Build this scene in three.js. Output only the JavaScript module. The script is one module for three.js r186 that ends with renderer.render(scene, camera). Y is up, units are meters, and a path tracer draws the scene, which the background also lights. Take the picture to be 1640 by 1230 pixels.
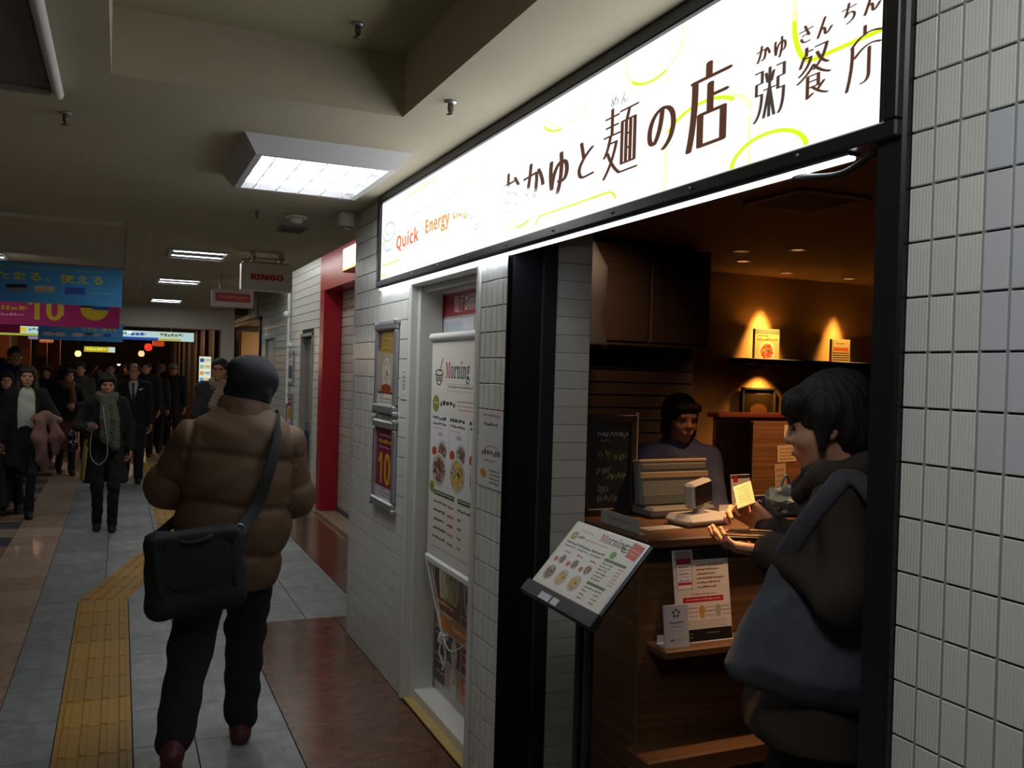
import * as THREE from 'three';
import { mergeGeometries } from 'three/addons/utils/BufferGeometryUtils.js';
import { RectAreaLightUniformsLib } from 'three/addons/lights/RectAreaLightUniformsLib.js';

// ---------------------------------------------------------------- camera, exposure, large lights
const scene = new THREE.Scene();
scene.background = new THREE.Color(0x000000);
const rad = (d) => d * Math.PI / 180;
const camera = new THREE.PerspectiveCamera(2 * Math.atan(615 / 1430) * 180 / Math.PI, 1640 / 1230, 0.05, 80);
camera.rotation.order = 'YXZ';
camera.position.set(0, 1.70, 0);
camera.rotation.set(rad(-0.67), rad(-23.7), rad(1.64));
const renderer = new THREE.WebGLRenderer({ antialias: true });
renderer.toneMapping = THREE.LinearToneMapping;
renderer.toneMappingExposure = 1.42;
renderer.shadowMap.enabled = true;
RectAreaLightUniformsLib.init();

const L_TUBE = 4.6;        // ceiling fixtures
const L_SIGN = 0.95;       // big backlit sign
const L_LED = 8;          // strip under the sign
const L_SPOT = 1.0;        // warm spots in the shop

function rectLight(color, power, w, h, pos, dir) {
  const l = new THREE.RectAreaLight(color, power, w, h);
  l.position.set(...pos); l.lookAt(pos[0] + dir[0], pos[1] + dir[1], pos[2] + dir[2]);
  scene.add(l); return l;
}
function spot(color, cd, pos, target, angle, pen = 0.6, rad_ = 1) {
  const l = new THREE.SpotLight(color, cd, 0, angle, pen, 2);
  l.position.set(...pos); l.target.position.set(...target);
  l.castShadow = true; l.shadow.radius = rad_;
  scene.add(l); scene.add(l.target); return l;
}
function bulb(color, cd, pos) {
  const l = new THREE.PointLight(color, cd, 0, 2); l.position.set(...pos); l.castShadow = true; scene.add(l); return l;
}

// ---------------------------------------------------------------- helpers
let seed = 7;
const rnd = () => { seed = (seed + 0x6d2b79f5) | 0; let t = Math.imul(seed ^ (seed >>> 15), 1 | seed); t = (t + Math.imul(t ^ (t >>> 7), 61 | t)) ^ t; return ((t ^ (t >>> 14)) >>> 0) / 4294967296; };
const rr = (a, b) => a + (b - a) * rnd();
const counts = {};
const numbered = (n) => { const k = counts[n] = (counts[n] ?? -1) + 1; return k ? n + '_' + String(k).padStart(3, '0') : n; };
const V = (x, y, z) => new THREE.Vector3(x, y, z);

function uvBox(g) {                              // triplanar texture coordinates in metres
  if (g.index) g = g.toNonIndexed();
  g.computeVertexNormals();
  const p = g.attributes.position, n = g.attributes.normal, uv = new Float32Array(p.count * 2);
  for (let i = 0; i < p.count; i++) {
    const ax = Math.abs(n.getX(i)), ay = Math.abs(n.getY(i)), az = Math.abs(n.getZ(i));
    if (ay >= ax && ay >= az) { uv[2 * i] = p.getX(i); uv[2 * i + 1] = p.getZ(i); }
    else if (ax >= az) { uv[2 * i] = p.getZ(i); uv[2 * i + 1] = p.getY(i); }
    else { uv[2 * i] = p.getX(i); uv[2 * i + 1] = p.getY(i); }
  }
  g.setAttribute('uv', new THREE.BufferAttribute(uv, 2));
  return g;
}
function box(x0, y0, z0, x1, y1, z1, b = 0) {    // axis box with chamfered edges, uv in metres
  if (x0 > x1) [x0, x1] = [x1, x0]; if (y0 > y1) [y0, y1] = [y1, y0]; if (z0 > z1) [z0, z1] = [z1, z0];
  if (!b) {
    const g = new THREE.BoxGeometry(x1 - x0, y1 - y0, z1 - z0); g.translate((x0 + x1) / 2, (y0 + y1) / 2, (z0 + z1) / 2); return uvBox(g);
  }
  const P = [], tri = [];
  const X = [x0, x1], Y = [y0, y1], Z = [z0, z1], id = (i, j, k, a) => (i * 4 + j * 2 + k) * 3 + a;
  for (let i = 0; i < 2; i++) for (let j = 0; j < 2; j++) for (let k = 0; k < 2; k++) {
    const sx = i ? -b : b, sy = j ? -b : b, sz = k ? -b : b;
    P.push([X[i], Y[j] + sy, Z[k] + sz], [X[i] + sx, Y[j], Z[k] + sz], [X[i] + sx, Y[j] + sy, Z[k]]);
  }
  const C = [(x0 + x1) / 2, (y0 + y1) / 2, (z0 + z1) / 2];
  const face = (...q) => {
    const a = P[q[0]], u = P[q[1]], w = P[q[2]];
    const e1 = [u[0] - a[0], u[1] - a[1], u[2] - a[2]], e2 = [w[0] - a[0], w[1] - a[1], w[2] - a[2]];
    const n = [e1[1] * e2[2] - e1[2] * e2[1], e1[2] * e2[0] - e1[0] * e2[2], e1[0] * e2[1] - e1[1] * e2[0]];
    if (n[0] * (a[0] - C[0]) + n[1] * (a[1] - C[1]) + n[2] * (a[2] - C[2]) < 0) q.reverse();
    for (let t = 1; t + 1 < q.length; t++) tri.push(P[q[0]], P[q[t]], P[q[t + 1]]);
  };
  for (let s = 0; s < 2; s++) {
    face(id(s, 0, 0, 0), id(s, 1, 0, 0), id(s, 1, 1, 0), id(s, 0, 1, 0));
    face(id(0, s, 0, 1), id(1, s, 0, 1), id(1, s, 1, 1), id(0, s, 1, 1));
    face(id(0, 0, s, 2), id(1, 0, s, 2), id(1, 1, s, 2), id(0, 1, s, 2));
    for (let t = 0; t < 2; t++) {
      face(id(s, t, 0, 0), id(s, t, 0, 1), id(s, t, 1, 1), id(s, t, 1, 0));
      face(id(s, 0, t, 0), id(s, 0, t, 2), id(s, 1, t, 2), id(s, 1, t, 0));
      face(id(0, s, t, 1), id(0, s, t, 2), id(1, s, t, 2), id(1, s, t, 1));
      for (let u = 0; u < 2; u++) face(id(s, t, u, 0), id(s, t, u, 1), id(s, t, u, 2));
    }
  }
  const g = new THREE.BufferGeometry();
  g.setAttribute('position', new THREE.BufferAttribute(new Float32Array(tri.flat()), 3));
  return uvBox(g);
}
function cyl(a, b, r0, r1 = r0, seg = 14) {      // rod between two points
  const A = V(...a), B = V(...b), d = B.clone().sub(A), g = new THREE.CylinderGeometry(r1, r0, d.length(), seg);
  g.applyQuaternion(new THREE.Quaternion().setFromUnitVectors(V(0, 1, 0), d.clone().normalize()));
  g.translate((a[0] + b[0]) / 2, (a[1] + b[1]) / 2, (a[2] + b[2]) / 2); return g.toNonIndexed();
}
function tube(pts, r, seg = 24, rs = 8) { return new THREE.TubeGeometry(new THREE.CatmullRomCurve3(pts.map((p) => V(...p))), seg, r, rs).toNonIndexed(); }
function lathe(prof, seg = 24) { return new THREE.LatheGeometry(prof.map(([r, y]) => new THREE.Vector2(r, y)), seg).toNonIndexed(); }
const moved = (g, x, y, z, ry = 0, rx = 0, rz = 0) => { g = g.clone(); g.applyMatrix4(new THREE.Matrix4().makeRotationFromEuler(new THREE.Euler(rx, ry, rz, 'YXZ')).setPosition(x, y, z)); return g; };
function join(list) {
  const l = list.map((g) => { g = g.index ? g.toNonIndexed() : g; const o = new THREE.BufferGeometry(); for (const k of ['position', 'normal', 'uv']) o.setAttribute(k, g.attributes[k]); return o; });
  return l.length > 1 ? mergeGeometries(l) : l[0];
}
function mesh(name, geo, mat, parent = scene) {
  const m = new THREE.Mesh(Array.isArray(geo) ? join(geo) : geo, mat);
  m.name = parent === scene ? numbered(name) : name; m.castShadow = m.receiveShadow = true; parent.add(m); return m;
}
const pieceNo = new Map();
function piece(name, geo, mat, parent, pos, ry = 0) {             // numbered piece of a wall, floor ...
  const k = parent.uuid + name, n = pieceNo.get(k) ?? 0; pieceNo.set(k, n + 1);
  const m = mesh(n ? name + '_' + String(n).padStart(3, '0') : name, geo, mat, parent);
  if (pos) m.position.set(...pos); m.rotation.y = ry; return m;
}
function thing(name, label, category, pos = [0, 0, 0], ry = 0, group) {
  const o = new THREE.Group(); o.name = numbered(name); o.position.set(...pos); o.rotation.y = ry;
  o.userData = { label, category }; if (group) o.userData.group = group; scene.add(o); return o;
}
function tag(o, label, category, group) { o.userData = { label, category }; if (group) o.userData.group = group; return o; }
function struct(name, label, category) { const o = new THREE.Group(); o.name = name; o.userData = { kind: 'structure', label, category }; scene.add(o); return o; }

// ---------------------------------------------------------------- noise, textures, materials
const hash = (x, y, s) => { let h = Math.imul(x, 374761393) + Math.imul(y, 668265263) + Math.imul(s, 69069); h = Math.imul(h ^ (h >>> 13), 1274126177); return ((h ^ (h >>> 16)) >>> 0) / 4294967296; };
function vnoise(x, y, per, s) {                   // tiling value noise
  const xi = Math.floor(x), yi = Math.floor(y), fx = x - xi, fy = y - yi, u = fx * fx * (3 - 2 * fx), v = fy * fy * (3 - 2 * fy);
  const m = (a) => ((a % per) + per) % per;
  const a = hash(m(xi), m(yi), s), b = hash(m(xi + 1), m(yi), s), c = hash(m(xi), m(yi + 1), s), d = hash(m(xi + 1), m(yi + 1), s);
  return a + (b - a) * u + (c - a) * v + (a - b - c + d) * u * v;
}
function dataTex(n, fn, size, srgb = true) {      // fn(u,v,x,y) -> [r,g,b] 0..1 ; size = metres per repeat
  const d = new Uint8Array(n * n * 4);
  for (let y = 0; y < n; y++) for (let x = 0; x < n; x++) {
    const c = fn(x / n, y / n, x, y), o = (y * n + x) * 4;
    d[o] = Math.max(0, Math.min(255, c[0] * 255)); d[o + 1] = Math.max(0, Math.min(255, c[1] * 255)); d[o + 2] = Math.max(0, Math.min(255, c[2] * 255)); d[o + 3] = 255;
  }
  const t = new THREE.DataTexture(d, n, n); t.wrapS = t.wrapT = THREE.RepeatWrapping; t.magFilter = THREE.LinearFilter; t.minFilter = THREE.LinearMipmapLinearFilter;
  if (srgb) t.colorSpace = THREE.SRGBColorSpace;
  const r = Array.isArray(size) ? size : [size, size]; t.repeat.set(1 / r[0], 1 / r[1]); t.needsUpdate = true; return t;
}
const hex3 = (h) => [(h >> 16 & 255) / 255, (h >> 8 & 255) / 255, (h & 255) / 255];
const mix = (a, b, t) => a.map((v, i) => v + (b[i] - v) * t);
function mat(color, roughness = 0.6, o = {}) {
  const phys = 'clearcoat' in o || 'specularIntensity' in o || 'transmission' in o || 'sheen' in o;
  return new (phys ? THREE.MeshPhysicalMaterial : THREE.MeshStandardMaterial)({ color, roughness, ...o });
}
const graniteTex = (cols, sd, size = 0.5) => dataTex(256, (u, v, x, y) => {   // speckled stone
  const f = hash(x >> 1, y >> 1, sd), g = vnoise(u * 64, v * 64, 64, sd + 1), h = vnoise(u * 8, v * 8, 8, sd + 2);
  let c = mix(cols[0], cols[1], g); if (f > 0.82) c = mix(c, cols[2], 0.75); if (f < 0.14) c = mix(c, cols[3], 0.6);
  return c.map((q) => q * (0.9 + 0.2 * h));
}, size);
const woodTex = (a, b, c, sd, size) => dataTex(512, (u, v) => {               // dark veneer, grain along u
  const w = vnoise(u * 4, v * 32, 32, sd) * 0.6 + vnoise(u * 8, v * 128, 128, sd + 1) * 0.4;
  const band = 0.5 + 0.5 * Math.sin((v * 16 + 1.6 * vnoise(u * 2, v * 8, 8, sd + 2)) * 6.283);
  return mix(mix(a, b, w), c, 0.45 * band * w);
}, size);
const noiseBump = (n, f, sd, size) => dataTex(n, (u, v) => { const g = 0.6 * vnoise(u * f, v * f, f, sd) + 0.4 * vnoise(u * f * 4, v * f * 4, f * 4, sd + 1); return [g, g, g]; }, size, false);

const T = {
  grey: graniteTex([hex3(0x8d9395), hex3(0x9aa0a2), hex3(0x74797b), hex3(0xb4b9ba)], 11, 0.42),
  brown: graniteTex([hex3(0x664a3e), hex3(0x765646), hex3(0x42312a), hex3(0x8f705d)], 23, 0.35),
  beige: graniteTex([hex3(0x97806c), hex3(0xa68e79), hex3(0x77614f), hex3(0xbfab97)], 31, 0.4),
  dark: graniteTex([hex3(0x4c5254), hex3(0x5a6062), hex3(0x36393b), hex3(0x777d7f)], 37, 0.4),
  wood: woodTex(hex3(0x543a25), hex3(0x805a39), hex3(0x2c1e13), 41, [1.6, 0.55]),
  woodDark: woodTex(hex3(0x22160f), hex3(0x302016), hex3(0x140c08), 43, [1.4, 0.5]),
  ceil: dataTex(256, (u, v) => { const g = 0.94 + 0.06 * vnoise(u * 6, v * 6, 6, 51) + 0.02 * vnoise(u * 64, v * 64, 64, 52); const c = [0.73, 0.695, 0.60]; return c.map((q) => q * g); }, 2.3),
  fine: noiseBump(256, 48, 61, 0.25),
  cloth: dataTex(128, (u, v, x, y) => { const g = 0.5 + 0.25 * Math.sin(u * 6.283 * 32) + 0.25 * Math.sin(v * 6.283 * 32); return [g, g, g]; }, 0.06, false),
  hair: dataTex(256, (u, v) => { const g = 0.5 * vnoise(u * 128, v * 6, 128, 71) + 0.3 * vnoise(u * 64, v * 4, 64, 72) + 0.2 * vnoise(u * 256, v * 12, 256, 73); return [g, g, g]; }, 0.3, false),
  ribs: dataTex(128, (u) => { const g = 0.5 + 0.5 * Math.cos(u * 6.283 * 7); return [g, g, g]; }, [0.0515, 1], false),
};
const M = {
  ceiling: mat(0xffffff, 0.9, { map: T.ceil }),
  grey: [0xffffff, 0xf3f5f6, 0xe9ecec].map((c) => mat(c, 0.42, { map: T.grey, bumpMap: T.fine, bumpScale: 0.0006 })),
  brown: [0xffffff, 0xf4ece6, 0xe8ded8].map((c) => mat(c, 0.16, { map: T.brown })),
  beige: [0xffffff, 0xf2ece6].map((c) => mat(c, 0.3, { map: T.beige })),
  brownFlame: [0xffffff, 0xefe6e0].map((c) => mat(c, 0.38, { map: graniteTex([hex3(0xa28d7d), hex3(0xb09b8a), hex3(0x7a685b), hex3(0xc2b0a1)], 29, 0.4) })),
  dark: [0xffffff, 0xe8ecee].map((c) => mat(c, 0.3, { map: T.dark })),
  joint: mat(0x4a4c4e, 0.9), grout: mat(0x232524, 0.95), vjoint: mat(0x9b9e99, 0.8),
  tactile: [0xb58a26, 0xad8224, 0xa67e28].map((c) => mat(c, 0.5, { bumpMap: T.fine, bumpScale: 0.0008 })),
  tile: [0xe4e6e1, 0xdfe2dd, 0xe7e8e3].map((c) => mat(c, 0.26, { bumpMap: T.ribs, bumpScale: 0.00045 })),
  tilePlain: [0xd3d7de, 0xcfd4dc].map((c) => mat(c, 0.35)),
  white: mat(0xe4e5e1, 0.4), whiteTrim: mat(0xd9dbd6, 0.45), plaster: mat(0xcfcdc4, 0.8), cream: mat(0xe2ddcb, 0.5),
  black: mat(0x14161a, 0.35), blackMatte: mat(0x0d0e10, 0.7), steel: mat(0x9a9da0, 0.32, { metalness: 0.9 }), silver: mat(0xb4b7ba, 0.28, { metalness: 0.75 }),
  red: mat(0xa31226, 0.32), wood: mat(0xffffff, 0.42, { map: T.wood }), woodDark: mat(0xffffff, 0.6, { map: T.woodDark }),
  orangeWall: mat(0x8f6d44, 0.85, { bumpMap: T.fine, bumpScale: 0.0008 }), paper: mat(0xe6e4de, 0.7),
};
const glow = (c, i, base = 0x111111) => mat(base, 0.4, { emissive: c, emissiveIntensity: i });

// printed matter: a canvas w x h pixels; the uv of a print plane runs 0..1
function print(w, h, draw, o = {}) {
  const c = document.createElement('canvas'); c.width = w; c.height = h; const g = c.getContext('2d'); draw(g, w, h);
  const t = new THREE.CanvasTexture(c); t.colorSpace = THREE.SRGBColorSpace; t.anisotropy = 8;
  if (o.emit) return mat(0x0a0a0a, o.rough ?? 0.2, { emissive: 0xffffff, emissiveMap: t, emissiveIntensity: o.emit, ...(o.extra ?? {}) });
  return mat(0xffffff, o.rough ?? 0.5, { map: t, ...(o.extra ?? {}) });
}
function sheet(w, h, d = 0.002) {                 // thin board facing +z, its front face with uv 0..1
  const g = new THREE.BoxGeometry(w, h, d).toNonIndexed(); return g;
}
function panelFace(w, h) { return new THREE.PlaneGeometry(w, h).toNonIndexed(); }

// brush strokes for kana and kanji on a 100 x 100 square
const GLYPH = {
  o: 'M12 30L62 28M35 8L35 78Q35 90 22 84Q10 74 30 60Q60 42 80 58Q92 78 58 88M70 22L88 38',
  ka: 'M8 34L58 30Q66 32 60 62Q56 88 38 82M36 8Q32 55 10 88M70 26Q86 42 90 60',
  yu: 'M14 20Q8 50 18 80Q24 40 52 28Q86 22 84 52Q78 76 50 68M58 8Q66 60 44 94',
  to: 'M30 10L42 44M80 28Q30 48 22 68Q20 90 50 88L84 86',
  men: 'M8 14L44 14M10 26L42 26M4 38L48 38M26 4L26 38M22 38Q16 56 4 64M16 48L40 48Q30 74 4 92M14 60Q28 80 50 90L98 90M52 12L98 12M76 12L70 24M56 26L92 26L92 80L56 80ZM68 26L68 80M80 26L80 80M68 44L80 44M68 62L80 62',
  no: 'M52 20Q48 62 28 78Q10 80 12 54Q18 24 52 18Q88 20 88 52Q86 80 58 92',
  mise: 'M50 2L50 16M14 18L94 18M18 18Q20 60 6 96M54 26L54 58M54 40L88 40M32 58L84 58L84 94L32 94Z',
  kayu: 'M6 10L26 10L26 30L8 30L8 50L26 50Q26 84 4 96M50 8L50 92M38 16L44 32M62 16L56 32M34 44L66 44M48 46L34 92M52 46L66 92M74 10L94 10L94 30L76 30L76 50L94 50Q94 84 80 92',
  san: 'M28 4L28 18M28 11L44 11M22 18L10 36M22 22L42 22Q36 40 8 50M56 8L88 8Q80 34 52 46M60 18Q72 36 92 42M50 38Q36 52 4 62M50 38Q70 54 98 60M34 56L66 56L66 76L34 76ZM34 66L66 66M34 76L34 94L50 88M48 76Q70 90 92 94M82 72L64 84',
  cho: 'M50 2L50 16M18 30Q50 6 90 18M26 48Q56 26 88 36M20 30Q22 64 8 98M62 38L62 80Q60 92 44 92',
  me: 'M22 22Q28 58 46 76M62 10Q56 70 24 84Q6 74 18 50Q40 24 70 30Q94 42 88 66Q80 84 60 88',
  n: 'M50 8Q30 50 10 92Q30 46 46 56Q52 62 52 80Q58 98 90 62',
  sa: 'M10 30L88 26M42 6Q54 34 70 56Q50 44 28 52M20 64Q24 92 72 86',
  chi: 'M8 28L88 24M46 6Q40 38 24 60Q56 36 80 56Q88 84 38 92',
  ta: 'M8 28L54 26M32 6Q26 50 8 92M56 44L88 42M52 64Q50 90 92 84',
  ma: 'M12 24L88 22M16 46L84 44M50 6L50 78Q46 94 24 86Q14 74 40 70Q66 72 88 90',
  ru: 'M18 12L76 12L22 56Q60 30 82 56Q88 86 54 90Q34 90 36 76Q50 66 60 88',
  tsuka: 'M28 6Q20 30 6 46M20 32L20 94M34 18L96 18M42 32L88 32L88 52L42 52ZM64 6L64 56Q56 84 30 94M44 60Q66 86 96 94',
  e: 'M40 6L58 18M20 34L76 34L14 90Q40 60 52 66Q56 86 64 90L92 88',
  ten: 'M16 70L34 90',
  hyaku: 'M8 14L92 14M50 14L40 34M20 34L80 34L80 92L20 92ZM20 62L80 62',
};
function glyph(g, key, x, y, w, h, color, thick = 9, thinX = 1) {  // stroke width in glyph units; drawn in the box x,y,w,h
  const px = thick * w / 100, py = thinX < 1 ? px * thinX * 2.2 : thick * h / 100, p = new Path2D();          // an oval pen: broad uprights, thin level strokes
  p.addPath(new Path2D(GLYPH[key]), new DOMMatrix([w / 100 / px, 0, 0, h / 100 / py, x / px, y / py]));
  g.save(); g.scale(px, py); g.strokeStyle = color; g.lineWidth = 1; g.lineJoin = g.lineCap = 'round'; g.stroke(p); g.restore();
}
function blurb(g, x, y, w, h, color, sd = 1) {    // a line of tiny print too small to read
  g.fillStyle = color; let q = x; let i = 0; while (q < x + w) { const a = h * (0.35 + 0.6 * hash(i, sd, 5)); const b = h * (0.5 + 0.5 * hash(i, sd, 6)); g.fillRect(q, y + (h - b) * hash(i, sd, 7), Math.min(a, x + w - q), b * 0.8); q += a + h * 0.22; i++; }
}
function dish(g, x, y, r, kind, sd = 1) {         // a bowl of food seen from above, as print
  g.fillStyle = '#dcdad6'; g.beginPath(); g.ellipse(x, y, r, r * 1.15, 0, 0, 7); g.fill();
  g.fillStyle = '#bcb8b4'; g.beginPath(); g.ellipse(x, y, r * 0.86, r, 0, 0, 7); g.fill();
  const pal = { meat: ['#8a5a44', '#a4745a', '#6d4434'], noodle: ['#d8cfb4', '#cbbf98', '#e6dfc8'], egg: ['#d8b23c', '#e3c65a', '#b8902e'], soup: ['#c9c48f', '#b5ae74', '#98a06a'], red: ['#c44a2c', '#d9683c', '#a93a22'] }[kind];
  for (let i = 0; i < 60; i++) { const a = hash(i, sd, 1) * 6.283, q = Math.sqrt(hash(i, sd, 2)) * r * 0.72; g.fillStyle = pal[i % 3]; g.beginPath(); g.ellipse(x + Math.cos(a) * q, y + Math.sin(a) * q * 1.1, r * 0.16, r * 0.1, a, 0, 7); g.fill(); }
  g.fillStyle = '#3c5a34'; g.beginPath(); g.ellipse(x + r * 0.15, y - r * 0.1, r * 0.2, r * 0.12, 0.8, 0, 7); g.fill();
}

// ---------------------------------------------------------------- floor
const CEIL = 2.69, XW = 1.37, XA = 2.13, PZ = 0.456, Z0 = -4.235;
const floor = struct('floor', 'grey stone paving with brown granite strips under the walkway', 'floor');
mesh('slab', box(-5, -0.25, 6, 8, -0.012, -46), M.joint, floor);
{
  const G = 0.004;
  const rowsZ = (za, zb, pitch = PZ) => { const out = []; let k = Math.ceil((za - Z0) / pitch - 1e-6); for (; Z0 + k * pitch > zb + 1e-6; k--) { out.push([Math.max(Z0 + (k - 1) * pitch, zb), Z0 + k * pitch]); } return out; };
  const cache = new Map();
  const slabPiece = (nm, x0, x1, z0, z1, mats) => {
    const w = x1 - x0 - G, d = z1 - z0 - G; if (w < 0.02 || d < 0.02) return;
    const v = Math.floor(rnd() * 3), key = w.toFixed(3) + d.toFixed(3) + v;
    if (!cache.has(key)) { const g = box(-w / 2, -0.02, -d / 2, w / 2, 0, d / 2, 0.0015); const uv = g.attributes.uv, ox = rnd() * 3, oy = rnd() * 3; for (let i = 0; i < uv.count; i++) uv.setXY(i, uv.getX(i) + ox, uv.getY(i) + oy); cache.set(key, g); }
    piece(nm, cache.get(key), mats[Math.floor(rnd() * mats.length)], floor, [(x0 + x1) / 2, -0.0005 * rnd(), (z0 + z1) / 2]);
  };
  const NEAR = -2.3, FAR = -16.6;
  // grey walkway, cut where the yellow strip lies
  const cols = [-0.497, -0.07, 0.347, 0.762];
  for (const [z0, z1] of rowsZ(NEAR, FAR)) {
    for (let c = 0; c < 3; c++) {
      let x0 = cols[c], x1 = cols[c + 1];
      if (z1 > -6.95) { if (c === 0) x1 = -0.236; if (c === 1) x0 = 0.086; }
      slabPiece('paving_stone', x0, x1, z0, z1, M.grey);
    }
    if (z1 <= -6.0) { slabPiece('paving_stone', 0.762, 1.19, z0, z1, M.grey); slabPiece('paving_stone', 1.19, 1.60, z0, z1, M.grey); slabPiece('granite_slab', 1.60, 2.14, z0, z1, M.brown); }
  }
  for (const [z0, z1] of rowsZ(-1.9, -6.059)) slabPiece('granite_slab', 0.762, 1.372, z0, z1, M.brown);
  slabPiece('granite_slab', 1.372, 2.14, -6.059, -5.6, M.brown);
  for (const [z0, z1] of rowsZ(-3.8, FAR)) slabPiece('granite_slab', -0.905, -0.497, z0, z1, M.brownFlame);
  let i = 0;
  for (const [z0, z1] of rowsZ(-5.6, FAR)) { i++; const dark = Math.round((z1 - Z0) / PZ) % 2 === -0 + (Math.round((-9.25 - Z0) / PZ) % 2); slabPiece('paving_bar', -1.95, -0.905, z0, z1, dark ? M.dark : M.beige); slabPiece('paving_bar', -3.0, -1.95, z0, z1, dark ? M.dark : M.beige); }
  for (const [x0, x1, z0, z1, m] of [[-0.497, -0.236, 3, NEAR, 0], [0.086, 0.762, 3, NEAR, 0], [0.762, 1.372, 3, -1.9, 1], [-5, -0.497, 3, -3.8, 2], [-5, -0.905, -3.8, -5.6, 2], [-5, -3.0, -5.6, -16.6, 3], [-5, 3, -16.6, -46, 3], [-5, 8, 6, 3, 0]])
    mesh('distant_paving', box(x0, -0.02, z0, x1, 0, z1), [M.grey[1], M.brown[1], M.brownFlame[0], M.beige[0]][m], floor);
  const sf = mat(0x6a5a4c, 0.4, { map: T.wood }); for (const a of [[1.374, -0.02, -1.25, 1.62, 0.0, -3.2], [1.62, -0.02, -1.2, 8, 0.0, -5.3], [3.6, -0.02, -5.3, 8, 0.0, -6.3]]) mesh('shop_floor', box(...a), sf, floor);
}
// yellow tactile strip
const tactile = struct('tactile_paving', 'yellow ribbed guidance strip that bends across the grey paving', 'guidance strip');
{
  const w = 0.321, geos = new Map();
  const tileG = (len) => {
    const k = len.toFixed(3); if (geos.has(k)) return geos.get(k);
    const parts = [box(-w / 2 + 0.002, -0.02, -len / 2 + 0.002, w / 2 - 0.002, 0.002, len / 2 - 0.002, 0.001)];
    for (let b = 0; b < 4; b++) { const x = -w / 2 + w * (b + 0.5) / 4; parts.push(box(x - 0.017, 0, -len / 2 + 0.012, x + 0.017, 0.0065, len / 2 - 0.012, 0.004)); }
    const g = join(parts); geos.set(k, g); return g;
  };
  const P = 0.345;
  for (let k = 0; k < 13; k++) piece('tactile_tile', tileG(P), M.tactile[k % 3], tactile, [-0.075, 0, -6.975 + P * (k + 0.5)]);
  const ax = -0.075, az = -6.975, bx = 0.545, bz = -9.375, len = Math.hypot(bx - ax, bz - az), n = 7, an = Math.atan2(bx - ax, -(bz - az));
  for (let k = 0; k < n; k++) { const t = (k + 0.5) / n; const m = piece('tactile_tile', tileG(len / n), M.tactile[(k + 1) % 3], tactile, [ax + (bx - ax) * t, 0.0004, az + (bz - az) * t], -an); }
  for (let k = 0; k < 20; k++) piece('tactile_tile', tileG(P), M.tactile[k % 3], tactile, [0.545, 0, -9.375 - P * (k + 0.5)]);
}

// ---------------------------------------------------------------- walls
const TH = 0.1043, TY0 = 0.0923, TWD = 0.0545;
const wallR = struct('wall_right', 'white tiled shop front piers along the passage', 'wall');
const tileCache = new Map();
function wallTile(w, h) {                          // tile whose face looks along -x; origin at the face centre
  const k = w.toFixed(3) + h.toFixed(3); if (tileCache.has(k)) return tileCache.get(k);
  const g = box(0, -h / 2, -w / 2, 0.014, h / 2, w / 2, 0.0012); tileCache.set(k, g); return g;
}
function tiles(x, zA, zB, y0, y1, opt = {}) {       // from zA (near) towards zB (far)
  const loose = [], n = Math.round((zA - zB) / TWD), w = (zA - zB) / n;
  for (let r = -1; r < 26; r++) {
    const ya = Math.max(y0, TY0 + r * TH), yb = Math.min(y1, TY0 + (r + 1) * TH); if (yb - ya < 0.02) continue;
    for (let c = 0; c < n; c++) {
      const zc = zA - (c + 0.5) * w, yc = (ya + yb) / 2;
      if (opt.skip && opt.skip(zc, yc)) continue;
      const g = wallTile(w - 0.0055, yb - ya - 0.0042), pos = [x + 0.0012 * (rnd() - 0.5), yc, zc];
      const plain = opt.plain && opt.plain(zc, yc);
      if (opt.single && opt.single(zc, yc)) piece('wall_tile', g, plain ? M.tilePlain[Math.floor(rnd() * 2)] : M.tile[Math.floor(rnd() * 3)], wallR, pos);
      else loose.push(moved(g, ...pos));
    }
  }
  const vs = []; for (let c = 1; c < n; c++) vs.push(box(x + 0.0025, y0, zA - c * w - 0.004, x + 0.012, opt.top ?? y1, zA - c * w + 0.004)); piece('grout_line', join(vs), M.vjoint, wallR);
  if (loose.length) { const m = piece('wall_tile_field', join(loose), M.tile[0], wallR); m.userData.kind = 'stuff'; }
}
// backing walls with thickness
const back = (nm, a, m = M.grout) => piece(nm, box(...a), m, wallR);
back('pier_core', [XW + 0.006, 0, -1.262, 1.62, CEIL, 3.2]);
back('pier_core', [XW + 0.006, 0, -3.172, 1.73, CEIL, -3.47]);
back('pier_core', [XW + 0.006, 0, -4.452, 1.62, CEIL, -5.65]);
back('lintel_core', [XW + 0.006, 2.19, -1.26, 1.425, CEIL, -3.2]); back('lintel_core', [XW + 0.006, 2.19, -3.2, 1.62, CEIL, -4.46]);
tiles(XW, -0.61, -1.264, 0, CEIL, { single: (z, y) => z < -0.88 && y > 0.85 && y < 2.6, plain: (z, y) => z > -1.10 && y > 1.553 && y < 2.19 });
tiles(XW, -3.172, -3.47, 0, 2.19, { single: () => true });
tiles(XW, -4.452, -5.65, 0, CEIL, { top: 2.19, skip: (z, y) => y > 2.19 && z > -5.0 });
piece('pier_end', box(XW + 0.002, 0, -5.652, 2.5, 3.1, -5.69), M.tile[1], wallR);
back('pier_core', [XW + 0.006, 0, -0.61, 1.62, CEIL, 3.2], M.tile[1]);
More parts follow.
